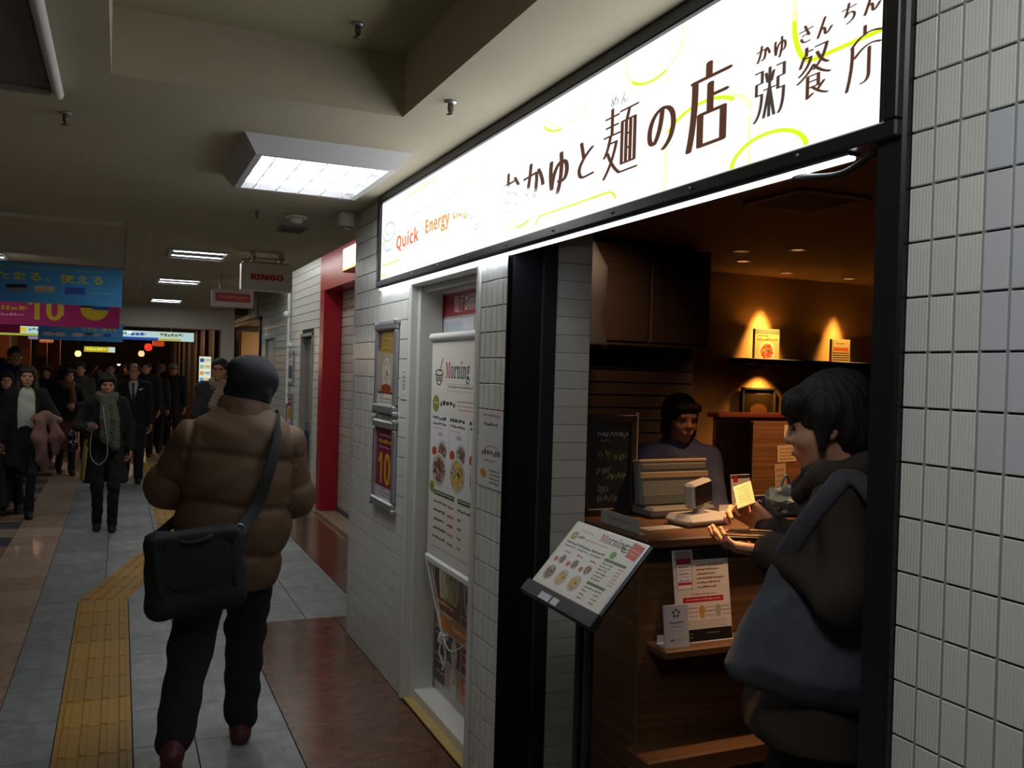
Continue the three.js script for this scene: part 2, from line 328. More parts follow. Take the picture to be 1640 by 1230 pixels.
// far alcove wall at x = 2.13 : tiled, with its doors
const wallF = struct('wall_alcove', 'white tiled wall of the closed shops further down the passage', 'wall');
{
  const core = (z0, z1, y0, y1, m = M.grout) => piece('wall_core', box(XA + 0.008, y0, z0, XA + 0.4, y1, z1), m, wallF);
  core(-5.69, -8.0, 0, 3.08, M.tile[1]); core(-10.52, -10.87, 0, 3.08); core(-10.87, -11.64, 2.12, 3.08); core(-11.64, -13.84, 0, 3.08); core(-13.84, -14.79, 2.13, 3.08); core(-14.79, -15.2, 0, 3.08);
  core(-15.2, -19.6, 2.52, 3.08, M.plaster); core(-19.6, -21.2, 0, 3.08, M.plaster);
  const g = [], holes = (z, y) => (z < -10.85 && z > -11.66 && y < 2.13) || (z < -13.82 && z > -14.81 && y < 2.14);
  for (let r = -1; r < 30; r++) {
    const ya = Math.max(0, TY0 + r * TH), yb = Math.min(3.08, TY0 + (r + 1) * TH); if (yb - ya < 0.02) continue;
    for (let z = -10.52; z > -15.2; z -= TWD * 2) { const zc = z - TWD; if (!holes(zc, (ya + yb) / 2)) g.push(moved(wallTile(TWD * 2 - 0.004, yb - ya - 0.006), XA, (ya + yb) / 2, zc)); }
  }
  const m = piece('wall_tile_field', join(g), M.tile[1], wallF); m.userData.kind = 'stuff';
  piece('pipe', [cyl([XA - 0.03, 1.2, -12.45], [XA - 0.03, 3.05, -12.45], 0.022), cyl([XA - 0.05, 2.0, -12.45], [XA, 2.0, -12.45], 0.04)], M.white, wallF);
  piece('bell', (() => { const s = new THREE.SphereGeometry(0.05, 16, 10); s.translate(XA - 0.06, 2.42, -12.45); return s; })(), M.white, wallF);
  piece('sill', box(2.13, 0, -8.0, 2.34, 0.05, -10.5, 0.006), M.beige[0], wallF);
  piece('shop_back', box(3.9, 0, -14.8, 4.0, 3.08, -20), M.plaster, wallF);
  piece('shop_side', box(2.53, 0, -19.6, 4.0, 3.08, -19.7), M.plaster, wallF); piece('shop_side', box(2.53, 0, -15.1, 4.0, 3.08, -15.2), M.plaster, wallF);
  piece('opening_frame', [box(2.09, 0, -19.42, 2.2, 2.52, -19.6, 0.01), box(2.09, 2.46, -15.2, 2.2, 2.53, -19.6, 0.01), box(2.09, 0, -15.2, 2.2, 2.52, -15.28, 0.01)], M.black, wallF);
}
const pilaster = struct('wall_pilaster', 'pale plastered pilaster at the end of the passage', 'pilaster');
mesh('pilaster_shaft', box(1.64, 0, -16.5, 1.84, 3.08, -16.95, 0.01), M.plaster, pilaster);
const bulk = struct('wall_bulkhead', 'pale bulkhead where the passage ceiling drops', 'wall');
mesh('bulkhead_face', box(-5, 2.325, -16.5, 1.64, CEIL + 0.05, -16.9, 0.005), M.plaster, bulk);
const wallL = struct('wall_left', 'plain plaster wall on the far side of the passage', 'wall');
mesh('wall_face', box(-5.2, 0, 6, -5, 3, -46), M.plaster, wallL);
const wallB = struct('wall_back', 'plain plaster wall behind the viewer', 'wall');
mesh('wall_face', box(-5.2, 0, 6, 2, 3, 6.2), M.plaster, wallB);
piece('wall_return', box(1.376, 0, 3.2, 1.62, 3, 6), M.plaster, wallB);
// dim arcade beyond the bulkhead
const arcade = struct('wall_arcade', 'dark brown arcade walls and low ceiling beyond the bulkhead', 'wall');
{
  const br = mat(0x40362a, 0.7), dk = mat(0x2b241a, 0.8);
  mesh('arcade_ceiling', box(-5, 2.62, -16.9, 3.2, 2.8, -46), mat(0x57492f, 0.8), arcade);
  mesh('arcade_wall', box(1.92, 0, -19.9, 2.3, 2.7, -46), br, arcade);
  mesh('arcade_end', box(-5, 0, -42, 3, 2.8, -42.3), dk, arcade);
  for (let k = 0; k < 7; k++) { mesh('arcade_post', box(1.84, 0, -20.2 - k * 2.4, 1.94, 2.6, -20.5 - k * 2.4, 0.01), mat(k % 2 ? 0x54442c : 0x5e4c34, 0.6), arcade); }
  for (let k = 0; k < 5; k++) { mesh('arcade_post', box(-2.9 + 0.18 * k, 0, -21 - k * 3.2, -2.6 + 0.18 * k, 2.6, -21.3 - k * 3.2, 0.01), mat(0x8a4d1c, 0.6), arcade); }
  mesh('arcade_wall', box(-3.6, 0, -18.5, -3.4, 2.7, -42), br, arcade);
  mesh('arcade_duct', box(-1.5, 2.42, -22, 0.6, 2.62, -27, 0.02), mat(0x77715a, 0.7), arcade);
}

// ---------------------------------------------------------------- ceiling
const ceiling = struct('ceiling', 'matt off-white ceiling with a rectangular recess', 'ceiling');
{
  const RX0 = -0.05, RX1 = 0.99, RZ = -3.39, RZ1 = 0.9, H = 0.235;
  const c = (a, nm = 'ceiling_panel', m = M.ceiling) => mesh(nm, box(...a), m, ceiling);
  c([-5, CEIL, RZ, XW + 0.25, CEIL + 0.3, -16.6]); c([-5, CEIL, 6, RX0, CEIL + 0.3, RZ]); c([RX1, CEIL, 6, XW + 0.25, CEIL + 0.3, RZ]); c([RX0, CEIL, 6, RX1, CEIL + 0.3, RZ1]);
  c([RX0 - 0.1, CEIL + H, RZ1 + 0.1, RX1 + 0.1, CEIL + 0.4, RZ - 0.1], 'recess_ceiling', mat(0xaba584, 0.9));
  c([XW + 0.2, 3.08, -5.6, 2.6, 3.3, -21.3], 'alcove_ceiling'); c([1.6, 2.69, -16.5, 1.66, 3.1, -21], 'soffit_edge');
  mesh('ceiling_rib', box(0.02, CEIL - 0.012, -7.3, 0.2, CEIL + 0.05, -10.4, 0.006), M.ceiling, ceiling);
  mesh('ceiling_rib', box(0.02, CEIL - 0.012, -11.2, 0.2, CEIL + 0.05, -14.4, 0.006), M.ceiling, ceiling);
  mesh('ceiling_rib', box(-4, CEIL - 0.03, -6.9, 0.0, CEIL + 0.05, -7.3, 0.006), M.ceiling, ceiling);
}
{
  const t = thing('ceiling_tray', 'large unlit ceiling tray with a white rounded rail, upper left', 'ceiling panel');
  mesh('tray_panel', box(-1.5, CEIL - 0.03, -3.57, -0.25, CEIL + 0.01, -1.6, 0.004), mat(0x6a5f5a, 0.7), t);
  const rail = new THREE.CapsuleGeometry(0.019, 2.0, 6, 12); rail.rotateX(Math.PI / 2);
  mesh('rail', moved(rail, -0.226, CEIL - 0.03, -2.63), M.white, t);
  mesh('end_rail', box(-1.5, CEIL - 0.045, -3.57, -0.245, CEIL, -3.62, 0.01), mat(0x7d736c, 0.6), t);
}
function sprinkler(x, y, z, label) {
  const t = thing('sprinkler_head', label, 'sprinkler', [x, y, z]);
  mesh('rose', lathe([[0, 0], [0.024, 0], [0.022, -0.006], [0.012, -0.010], [0, -0.010]]), M.silver, t);
  mesh('nozzle', [lathe([[0, 0], [0.011, -0.01], [0.011, -0.03], [0.006, -0.045], [0.017, -0.05], [0, -0.052]])], mat(0x6b6458, 0.4, { metalness: 0.6 }), t);
}
sprinkler(0.745, 2.925, -3.147, 'small sprinkler head inside the ceiling recess');
sprinkler(1.086, CEIL, -3.105, 'small sprinkler head between recess and big sign');
sprinkler(-0.222, CEIL, -4.0, 'small sprinkler head below the unlit ceiling tray');
sprinkler(0.775, CEIL, -5.87, 'small sprinkler head left of the round smoke detector');
{
  const t = thing('smoke_detector', 'round white smoke detector on the ceiling behind the nearest lamp', 'detector', [1.03, CEIL, -5.92]);
  mesh('base', lathe([[0, 0], [0.075, 0], [0.072, -0.018], [0, -0.018]]), M.white, t); mesh('chamber', lathe([[0, -0.018], [0.045, -0.018], [0.038, -0.045], [0, -0.048]]), M.white, t);
  const v = thing('ceiling_vent', 'small dark louvred vent set in the ceiling near the smoke detector', 'vent', [1.10, CEIL, -6.5]);
  mesh('frame', [box(-0.09, -0.012, -0.13, 0.09, 0, -0.11), box(-0.09, -0.012, 0.11, 0.09, 0, 0.13), box(-0.09, -0.012, -0.11, -0.075, 0, 0.11), box(0.075, -0.012, -0.11, 0.09, 0, 0.11)], mat(0x77736b, 0.5), v);
  for (let k = 0; k < 6; k++) piece('slat', box(-0.075, -0.008, -0.1 + k * 0.036, 0.075, -0.004, -0.08 + k * 0.036), mat(0x4d4944, 0.5), v);
  const s = thing('ceiling_speaker', 'white box sensor mounted at the corner of tiled pier and ceiling', 'sensor', [1.29, CEIL, -5.62]);
  mesh('housing', box(-0.05, -0.09, -0.05, 0.05, 0, 0.05, 0.015), M.white, s); mesh('lens', lathe([[0, -0.11], [0.03, -0.105], [0.035, -0.09], [0, -0.09]]), M.silver, s);
}
// fluorescent fixtures
{
  const t = thing('batten_lamp', 'fluorescent batten lamp up under the alcove ceiling above the shutter', 'ceiling light', [1.74, 3.05, -10.2]);
  mesh('housing', box(-0.05, 0, -2.3, 0.05, 0.03, 2.3, 0.006), M.white, t); mesh('tube', cyl([0, -0.012, -2.25], [0, -0.012, 2.25], 0.014), glow(0xf4f8ff, 4), t);
  rectLight(0xf6f6f4, L_TUBE * 1.5, 0.08, 4.5, [1.74, 3.02, -10.2], [0, -1, 0]);
}
function fixture(x0, x1, z0, z1, label, drop, power, Y = CEIL) {
  const t = thing('ceiling_light', label, 'ceiling light', [(x0 + x1) / 2, Y, (z0 + z1) / 2], 0, drop > 0.05 ? undefined : 'recessed ceiling lights');
  const w = x1 - x0, d = z0 - z1, b = drop > 0.05 ? 0.085 : 0.02, hw = w / 2, hd = d / 2, iw = hw - b, idd = hd - b, y = -drop;
  const fr = [];                                              // sloping tray sides
  const quad = (a, b2, c, e) => { const g = new THREE.BufferGeometry(); g.setAttribute('position', new THREE.BufferAttribute(new Float32Array([...a, ...b2, ...c, ...a, ...c, ...e]), 3)); g.computeVertexNormals(); return uvBox(g); };
  const o = [[-hw, 0, -hd], [hw, 0, -hd], [hw, 0, hd], [-hw, 0, hd]], i2 = [[-iw - 0.03, y, -idd - 0.03], [iw + 0.03, y, -idd - 0.03], [iw + 0.03, y, idd + 0.03], [-iw - 0.03, y, idd + 0.03]], i3 = [[-iw, y, -idd], [iw, y, -idd], [iw, y, idd], [-iw, y, idd]], i4 = i3.map((p) => [p[0], y + 0.045 > 0.03 ? 0.03 : y + 0.045, p[2]]);
  for (let k = 0; k < 4; k++) { const n = (k + 1) % 4; fr.push(quad(o[k], o[n], i2[n], i2[k]), quad(i2[k], i2[n], i3[n], i3[k]), quad(i3[k], i3[n], i4[n], i4[k])); }
  mesh('frame', fr, mat(0xc9cacc, 0.5), t);
  mesh('reflector', box(-iw, i4[0][1], -idd, iw, i4[0][1] + 0.004, idd), glow(0xf3f6fc, power * 0.16), t);
  const n = drop > 0.05 ? 3 : 2;
  for (let k = 0; k < n; k++) { const z = -idd + (k + 0.5) * 2 * idd / n; piece('tube', cyl([-iw + 0.01, y + 0.022, z], [iw - 0.01, y + 0.022, z], 0.016), glow(0xf4f8ff, power * 1.1), t); }
  if (drop > 0.05) for (let k = 0; k < 5; k++) { const x = -iw + (k + 0.5) * 2 * iw / 5; piece('louvre', box(x - 0.002, y - 0.006, -idd, x + 0.002, y + 0.004, idd), mat(0xe8e8e8, 0.4), t); }
  rectLight(0xf6f6f4, power, 2 * iw, 2 * idd, [(x0 + x1) / 2, Y + y - 0.012, (z0 + z1) / 2], [0, -1, 0]);
  return t;
}
fixture(0.46, 1.20, -3.93, -4.86, 'nearest ceiling light, a white sloping tray with three fluorescent tubes', 0.075, L_TUBE);
fixture(0.375, 0.86, -8.18, -8.88, 'second ceiling light beyond the nearest white tray', 0.012, L_TUBE * 1.7);
fixture(0.375, 0.86, -11.1, -11.8, 'third ceiling light, above the hanging signs', 0.012, L_TUBE * 1.2);
fixture(0.40, 0.87, -14.7, -15.5, 'farthest ceiling light, just before the bulkhead', 0.012, L_TUBE * 1.2);
fixture(-1.52, -1.03, -9.5, -10.15, 'ceiling light at the left edge beside the blue banner', 0.012, L_TUBE * 1.0);
fixture(0.2, 0.9, 3.1, 2.2, 'ceiling light behind the viewer', 0.075, L_TUBE * 0.7);
fixture(0.1, 0.84, -0.02, -0.95, 'ceiling light in the recess above the viewer', 0.075, L_TUBE * 1.25, CEIL + 0.235);

// ---------------------------------------------------------------- the big backlit sign
{
  const ZA = -5.035, ZB = -1.268, Y0 = 2.172, Y1 = 2.688, F0 = -4.995, F1 = -1.304, FY0 = 2.207, FY1 = 2.646;
  const t = thing('shop_sign', 'long backlit white shop sign in a black frame with brown Japanese lettering', 'sign');
  mesh('frame_bottom', box(1.335, Y0, ZA, 1.40, FY0, ZB, 0.004), M.black, t); mesh('frame_top', box(1.335, FY1, ZA, 1.40, Y1, ZB, 0.004), M.black, t);
  mesh('frame_end', box(1.335, FY0, ZA, 1.40, FY1, F0, 0.003), M.black, t); mesh('frame_end', box(1.335, FY0, F1, 1.40, FY1, ZB, 0.003), M.black, t);
  mesh('back_box', box(1.368, Y0 + 0.01, ZA + 0.01, 1.41, Y1, ZB - 0.01), M.blackMatte, t);
  for (let k = 0; k < 9; k++) { const s = new THREE.SphereGeometry(0.005, 8, 6); s.translate(1.335, 2.19, ZA + 0.3 + k * 0.4); piece('screw', s, M.steel, t); }
  const W = F1 - F0, H = FY1 - FY0, CW = 2048, CH = Math.round(CW * H / W * 2), face = print(CW, CH, (g) => {
    const X = (z) => (z - F0) / W * CW, Y = (y) => (FY1 - y) / H * CH;
    g.fillStyle = '#fbfcfd'; g.fillRect(0, 0, CW, CH);
    const lime = '#c6e01a', pale = '#eaf1b4', br = '#4a2f22';
    const arc = (z, y, rz, ry, a0, a1, c, lw) => { g.strokeStyle = c; g.lineWidth = lw; g.beginPath(); g.ellipse(X(z), Y(y), rz / W * CW, ry / H * CH, 0, a0, a1); g.stroke(); };
    const line = (z0, y0, z1, y1, c, lw) => { g.strokeStyle = c; g.lineWidth = lw; g.beginPath(); g.moveTo(X(z0), Y(y0)); g.lineTo(X(z1), Y(y1)); g.stroke(); };
    // rounded green contours
    arc(-2.16, 2.62, 0.15, 0.085, 0.1, 3.0, pale, 8); arc(-2.16, 2.62, 0.15, 0.085, 1.1, 2.4, lime, 8); line(-2.305, 2.61, -2.305, 2.66, pale, 6); line(-2.015, 2.62, -2.015, 2.66, pale, 6);
    arc(-2.68, 2.63, 0.17, 0.09, 0.6, 2.7, pale, 7); arc(-2.72, 2.62, 0.17, 0.085, 1.6, 2.6, lime, 7);
    arc(-1.90, 2.335, 0.18, 0.075, 3.2, 6.2, pale, 8); arc(-1.92, 2.335, 0.17, 0.075, 3.6, 5.6, lime, 9); line(-1.725, 2.33, -1.725, 2.21, pale, 7); line(-2.08, 2.33, -2.08, 2.21, pale, 7);
    arc(-1.66, 2.21, 0.13, 0.06, 3.2, 6.2, lime, 9);
    arc(-1.515, 2.50, 0.065, 0.105, 1.57, 3.3, lime, 9); line(-1.58, 2.50, -1.58, 2.646, pale, 7); line(-1.515, 2.395, -1.304, 2.395, lime, 10);
    line(-2.86, 2.262, -2.40, 2.262, lime, 7); arc(-2.40, 2.235, 0.05, 0.027, -1.57, 0, lime, 6); arc(-2.86, 2.235, 0.05, 0.027, 3.14, 4.71, lime, 6);
    arc(-3.06, 2.30, 0.13, 0.05, 0.3, 2.9, pale, 7); arc(-3.06, 2.30, 0.13, 0.05, 0.6, 1.7, lime, 7);
    line(-4.55, 2.60, -4.05, 2.62, lime, 5); line(-4.99, 2.29, -4.62, 2.29, lime, 7); line(-4.99, 2.235, -4.88, 2.235, lime, 7); line(-4.99, 2.42, -4.90, 2.42, lime, 6); arc(-3.55, 2.6, 0.2, 0.08, 0.4, 2.7, pale, 6);
    const put = (k, z0, z1, y0, y1, c, th) => glyph(g, k, X(z0), Y(y1), X(z1) - X(z0), Y(y0) - Y(y1), c, th * 1.25, 0.27);
    put('o', -3.235, -3.055, 2.30, 2.48, br, 11.5); put('ka', -3.036, -2.842, 2.306, 2.475, br, 11.5); put('yu', -2.82, -2.65, 2.31, 2.465, br, 14); put('to', -2.62, -2.475, 2.322, 2.465, br, 13);
    put('men', -2.432, -2.232, 2.288, 2.52, br, 7.5); put('no', -2.185, -2.03, 2.318, 2.472, br, 12.5); put('mise', -1.985, -1.80, 2.285, 2.508, br, 12.5);
    put('me', -2.395, -2.345, 2.515, 2.55, '#5c6a6c', 7); put('n', -2.335, -2.286, 2.51, 2.545, '#5c6a6c', 7);
    put('kayu', -1.713, -1.603, 2.299, 2.432, '#3f342f', 8); put('san', -1.567, -1.465, 2.307, 2.431, br, 8.5); put('cho', -1.425, -1.318, 2.294, 2.42, br, 7.5);
    put('ka', -1.708, -1.656, 2.438, 2.482, br, 14); put('yu', -1.648, -1.60, 2.432, 2.483, br, 14); put('sa', -1.566, -1.517, 2.435, 2.479, br, 14); put('n', -1.51, -1.46, 2.433, 2.479, br, 14); put('chi', -1.438, -1.393, 2.435, 2.482, br, 14); put('n', -1.378, -1.33, 2.435, 2.484, br, 14);
    const word = (s, z, y, h, c, wz) => { g.save(); g.translate(X(z), Y(y)); g.font = 'bold 100px sans-serif'; const w = g.measureText(s).width; g.scale((wz / W * CW) / w, (h / H * CH) / 72); g.fillStyle = c; g.fillText(s, 0, 0); g.restore(); };
    word('Quick', -4.70, 2.352, 0.07, '#f0642a', 0.40); word('Energy', -4.20, 2.372, 0.065, '#f28a2c', 0.36); word('Charge', -3.80, 2.385, 0.06, '#f59a2e', 0.22);
    blurb(g, X(-4.45), Y(2.502), X(-3.75) - X(-4.45), 9, '#a7a9ab', 3);
    // bowl, chopsticks
    arc(-4.85, 2.47, 0.115, 0.05, 0, 6.28, '#8a979a', 5); arc(-4.85, 2.46, 0.115, 0.10, 0.1, 3.0, '#9aa6a8', 5); arc(-4.85, 2.485, 0.07, 0.03, 0.4, 4.6, '#8a979a', 4); line(-4.90, 2.37, -4.80, 2.37, '#8a979a', 5); line(-4.75, 2.55, -4.66, 2.62, '#aab4b5', 4);
    for (let k = 0; k < 4; k++) { line(-3.64 + k * 0.03, 2.40 + 0.006 * k, -3.46 + k * 0.04, 2.46 + 0.004 * k, '#9a9da0', 3); } line(-3.60, 2.36, -3.36, 2.47, '#b0a9a0', 4); line(-3.58, 2.35, -3.33, 2.45, '#b0a9a0', 4); arc(-3.50, 2.31, 0.02, 0.012, 0, 6.2, '#9a9da0', 3); line(-3.62, 2.34, -3.62, 2.22, '#dcdde0', 4);
    g.fillStyle = '#5a6a76'; blurb(g, X(-3.25), Y(2.335), X(-2.98) - X(-3.25), 16, '#7d8a94', 9);
  }, { emit: L_SIGN, rough: 0.05, extra: { specularIntensity: 0.5 } });
  const f = new THREE.PlaneGeometry(W, H).toNonIndexed(); f.rotateY(-Math.PI / 2); f.translate(1.353, (FY0 + FY1) / 2, (F0 + F1) / 2);
  mesh('face', f, face, t);
  rectLight(0xf6faff, L_SIGN * 0.8, W, H, [1.3345, (FY0 + FY1) / 2, (F0 + F1) / 2], [-1, 0, 0]);
  const led = thing('led_strip', 'thin white lit strip along the lower edge of the long shop sign', 'light strip');
  mesh('strip', box(1.354, 2.156, -5.03, 1.370, 2.165, -1.40, 0.003), glow(0xf2f8ff, 5), led);
  mesh('channel', box(1.348, 2.164, -5.03, 1.378, 2.173, -1.40), M.steel, led);
  rectLight(0xeaf4ff, L_LED, 3.6, 0.016, [1.362, 2.153, -3.21], [0, -1, 0]).rotateZ(Math.PI / 2);
  const ca = thing('cable', 'black cable sagging below the right end of the shop sign', 'cable');
  mesh('cord', tube([[1.37, 2.172, -1.62], [1.36, 2.14, -1.5], [1.36, 2.135, -1.42], [1.365, 2.165, -1.33], [1.37, 2.172, -1.3]], 0.007), M.blackMatte, ca);
}

// ---------------------------------------------------------------- side door with the roller banner
const door1 = struct('door_1', 'white framed side door covered with food posters', 'door');
{
  const T0 = 1.372, zf = -4.452, zn = -3.47, top = 2.135;
  // jambs
  mesh('frame', [box(1.358, 0, zf, 1.46, top + 0.05, zf + 0.03, 0.006), box(1.40, 0, zf + 0.02, 1.53, top, zf + 0.055, 0.006), box(1.358, 0, zn - 0.03, 1.53, top + 0.05, zn, 0.006), box(1.36, top, zf, 1.53, top + 0.05, zn, 0.006), box(1.42, top - 0.03, zf + 0.03, 1.54, top, zn - 0.03, 0.006)], M.whiteTrim, door1);
  mesh('track', box(1.44, top - 0.035, zf + 0.1, 1.47, top - 0.025, zn - 0.1), M.steel, door1);
  mesh('leaf', box(1.535, 0.04, zf, 1.575, top, zn), M.white, door1);
  const poster = print(400, 1000, (g, w, h) => {
    g.fillStyle = '#b9b6b0'; g.fillRect(0, 0, w, h);
    g.fillStyle = '#fbfbfa'; g.fillRect(8, 0, w - 8, 14); g.fillStyle = '#b01f35'; g.fillRect(6, 16, w, 56);
    g.fillStyle = '#f4e6e6'; g.font = 'bold 52px sans-serif'; glyph(g, 'men', 110, 22, 44, 44, '#f6eeee', 8); glyph(g, 'cho', 158, 22, 44, 44, '#f6eeee', 8); g.font = 'bold 46px sans-serif'; g.fillText('Dining', 208, 62);
    g.fillStyle = '#e4e8ee'; g.fillRect(6, 78, w, 92); g.fillStyle = '#c9d4de'; g.fillRect(30, 86, 170, 70); dish(g, 120, 135, 26, 'red', 2); dish(g, 320, 100, 30, 'soup', 3);
    g.fillStyle = '#c4c2bd'; g.fillRect(0, 170, w, 480);
    // lower food photographs
    g.fillStyle = '#8a4a24'; g.fillRect(20, 650, 230, 150); g.fillRect(258, 650, 132, 150); dish(g, 135, 705, 96, 'soup', 5); dish(g, 360, 700, 92, 'meat', 6); g.fillStyle = '#8a4a24'; g.fillRect(20, 770, 230, 30); g.fillRect(258, 770, 132, 30);
    blurb(g, 40, 775, 150, 12, '#e8c7a0', 2); blurb(g, 240, 775, 140, 12, '#e8c7a0', 4);
    g.fillStyle = '#d9821c'; g.fillRect(20, 806, 370, 36); blurb(g, 180, 818, 150, 13, '#f6dfb4', 6);
    g.fillStyle = '#4a3a3c'; g.fillRect(20, 848, 240, 62); dish(g, 200, 880, 28, 'noodle', 8); blurb(g, 30, 856, 120, 10, '#c9bdb6', 9);
    g.fillStyle = '#4a3436'; g.fillRect(20, 916, 100, 64); g.fillStyle = '#b0958a'; g.fillRect(126, 916, 134, 64); dish(g, 200, 950, 30, 'noodle', 12); blurb(g, 28, 926, 84, 9, '#b9a7a0', 3); blurb(g, 28, 950, 84, 9, '#b9a7a0', 5);
    g.fillStyle = '#8f1f40'; g.fillRect(268, 848, 122, 62); blurb(g, 285, 860, 90, 10, '#e0b6c0', 7); blurb(g, 285, 882, 90, 10, '#e0b6c0', 8);
    g.fillStyle = '#d6602a'; g.fillRect(268, 916, 122, 64); blurb(g, 285, 930, 90, 10, '#f3cfb0', 12); blurb(g, 285, 956, 90, 10, '#f3cfb0', 13);
  }, { rough: 0.25 });
  const pf = panelFace(0.62, 2.065); pf.rotateY(-Math.PI / 2); mesh('poster', moved(pf, 1.5335, 1.0975, -4.11), poster, door1);
  mesh('threshold', box(1.425, 0.0, zf + 0.05, 1.535, 0.055, zn - 0.01, 0.006), M.white, door1);
  for (let k = 0; k < 4; k++) piece('kerb_tile', box(1.374, 0, zf + 0.005 + k * 0.245, 1.424, 0.012, zf + 0.247 + k * 0.245, 0.002), mat(0xc3a765, 0.6, { bumpMap: T.fine, bumpScale: 0.001 }), door1);
}
const foodCol = (g, x, w, y, kind, sd) => {       // one set meal on the banner
  g.fillStyle = '#eceef2'; g.fillRect(x, y, w, 350); g.strokeStyle = '#c8ccd2'; g.lineWidth = 2; g.strokeRect(x, y, w, 350);
  blurb(g, x + 8, y + 10, w * 0.8, 22, '#3a3634', sd); blurb(g, x + 14, y + 40, w * 0.78, 18, '#4a4644', sd + 1);
  blurb(g, x + 8, y + 68, w * 0.6, 7, '#c99', sd + 2); g.fillStyle = '#c23040'; g.font = 'bold 26px sans-serif'; g.fillText(sd % 2 ? '520' : '470', x + w * 0.42, y + 108); g.font = '15px sans-serif'; 
  g.fillStyle = '#c8502a'; g.beginPath(); g.ellipse(x + w * 0.2, y + 190, w * 0.14, 26, 0, 0, 7); g.fill(); g.fillStyle = '#e8e8ec'; g.beginPath(); g.ellipse(x + w * 0.2, y + 218, w * 0.17, 12, 0, 0, 7); g.fill();
  dish(g, x + w * 0.66, y + 180, w * 0.28, 'meat', sd + 4); dish(g, x + w * 0.5, y + 278, w * 0.44, kind, sd + 7);
};
{
  const t = thing('roller_banner', 'white roller banner printed Morning with set meals, hung over the side door', 'banner');
  const w = 0.66, h = 1.07, zc = -3.90, yT = 1.855;
  const art = print(460, 1100, (g, W, H) => {
    const gr = '#eceae2'; g.fillStyle = gr; g.fillRect(0, 0, W, H);
    g.strokeStyle = '#5a4638'; g.lineWidth = 7; g.beginPath(); g.ellipse(78, 165, 36, 14, 0, 0, 7); g.stroke(); g.beginPath(); g.moveTo(42, 165); g.quadraticCurveTo(50, 225, 78, 226); g.quadraticCurveTo(106, 225, 114, 165); g.stroke(); g.beginPath(); g.moveTo(84, 160); g.lineTo(112, 92); g.stroke(); for (let k = 0; k < 3; k++) { g.beginPath(); g.moveTo(54, 180 + k * 12); g.lineTo(102, 180 + k * 12); g.stroke(); }
    g.save(); g.translate(140, 190); g.scale(0.62, 1.25); g.font = 'bold 84px serif'; g.fillStyle = '#c22033'; g.fillText('M', 0, 0); g.fillStyle = '#3a3230'; const mw = g.measureText('M').width; g.fillText('orning', mw, 0); g.restore();
    g.strokeStyle = '#aaa'; g.lineWidth = 2; g.strokeRect(165, 218, 240, 34); blurb(g, 175, 226, 220, 14, '#8a8680', 2);
    g.fillStyle = '#8f9b3a'; g.beginPath(); g.ellipse(52, 320, 34, 42, 0, 0, 7); g.fill(); blurb(g, 32, 312, 42, 14, '#eef0cf', 3);
    blurb(g, 98, 300, 150, 36, '#3c3836', 4); blurb(g, 262, 296, 170, 9, '#8a8680', 6); blurb(g, 262, 316, 180, 9, '#d08080', 7); blurb(g, 262, 334, 150, 9, '#d08080', 8);
    foodCol(g, 14, 172, 372, 'meat', 10); foodCol(g, 192, 172, 372, 'egg', 23); foodCol(g, 370, 172, 372, 'red', 32);
    g.fillStyle = '#8f9b3a'; g.beginPath(); g.ellipse(34, 742, 24, 30, 0, 0, 7); g.fill();
    g.fillStyle = '#3e5a3a'; g.fillRect(56, 752, 200, 24); g.fillRect(290, 752, 150, 24); blurb(g, 66, 757, 180, 13, '#cfd8c8', 5); blurb(g, 300, 757, 130, 13, '#cfd8c8', 6);
    for (let k = 0; k < 5; k++) { blurb(g, 56, 800 + k * 44, 130 - 12 * (k % 3), 17, '#403c3a', 11 + k); blurb(g, 196, 804 + k * 44, 56, 18, '#c8404c', 21 + k); blurb(g, 292, 800 + k * 44, k ? 34 : 120, 16, '#403c3a', 31 + k); blurb(g, 400, 804 + k * 44, 40, 14, '#777', 41 + k); }
    blurb(g, 40, 1030, 360, 8, '#9a9690', 51);
  }, { rough: 0.45 });
  const s = panelFace(w, h); s.rotateY(-Math.PI / 2); mesh('cloth', moved(s, 1.4205, yT - h / 2, zc), art, t);
  mesh('backing', box(1.4215, yT - h, zc - w / 2, 1.4245, yT, zc + w / 2), M.white, t);
  mesh('roller', [cyl([1.425, yT + 0.012, zc - w / 2 - 0.012], [1.425, yT + 0.012, zc + w / 2 + 0.012], 0.021, 0.021, 18)], M.white, t);
  mesh('bottom_bar', [box(1.41, yT - h - 0.03, zc - w / 2 - 0.012, 1.436, yT - h + 0.012, zc + w / 2 + 0.012, 0.01)], M.white, t);
  const rp = thing('rope', 'white cord knotted below the roller banner and tied to the door frame', 'rope');
  const a = [1.412, yT - h - 0.02, zc - w / 2 + 0.02], kn = [1.47, 0.40, -4.10];
  mesh('cord', [tube([a, [1.435, 0.62, -4.17], kn], 0.006), tube([[a[0] + 0.01, a[1], a[2] + 0.012], [1.45, 0.60, -4.15], kn], 0.004), tube([kn, [1.45, 0.385, -3.95], [1.42, 0.48, -3.70], [1.42, 0.60, -3.50]], 0.003), tube([kn, [1.46, 0.33, -4.12], [1.475, 0.27, -4.10]], 0.005), tube([kn, [1.475, 0.31, -4.07], [1.465, 0.25, -4.08]], 0.005)], M.white, rp);
  const k2 = new THREE.TorusKnotGeometry(0.016, 0.007, 40, 8); mesh('knot', moved(k2, ...kn), M.white, rp);
}
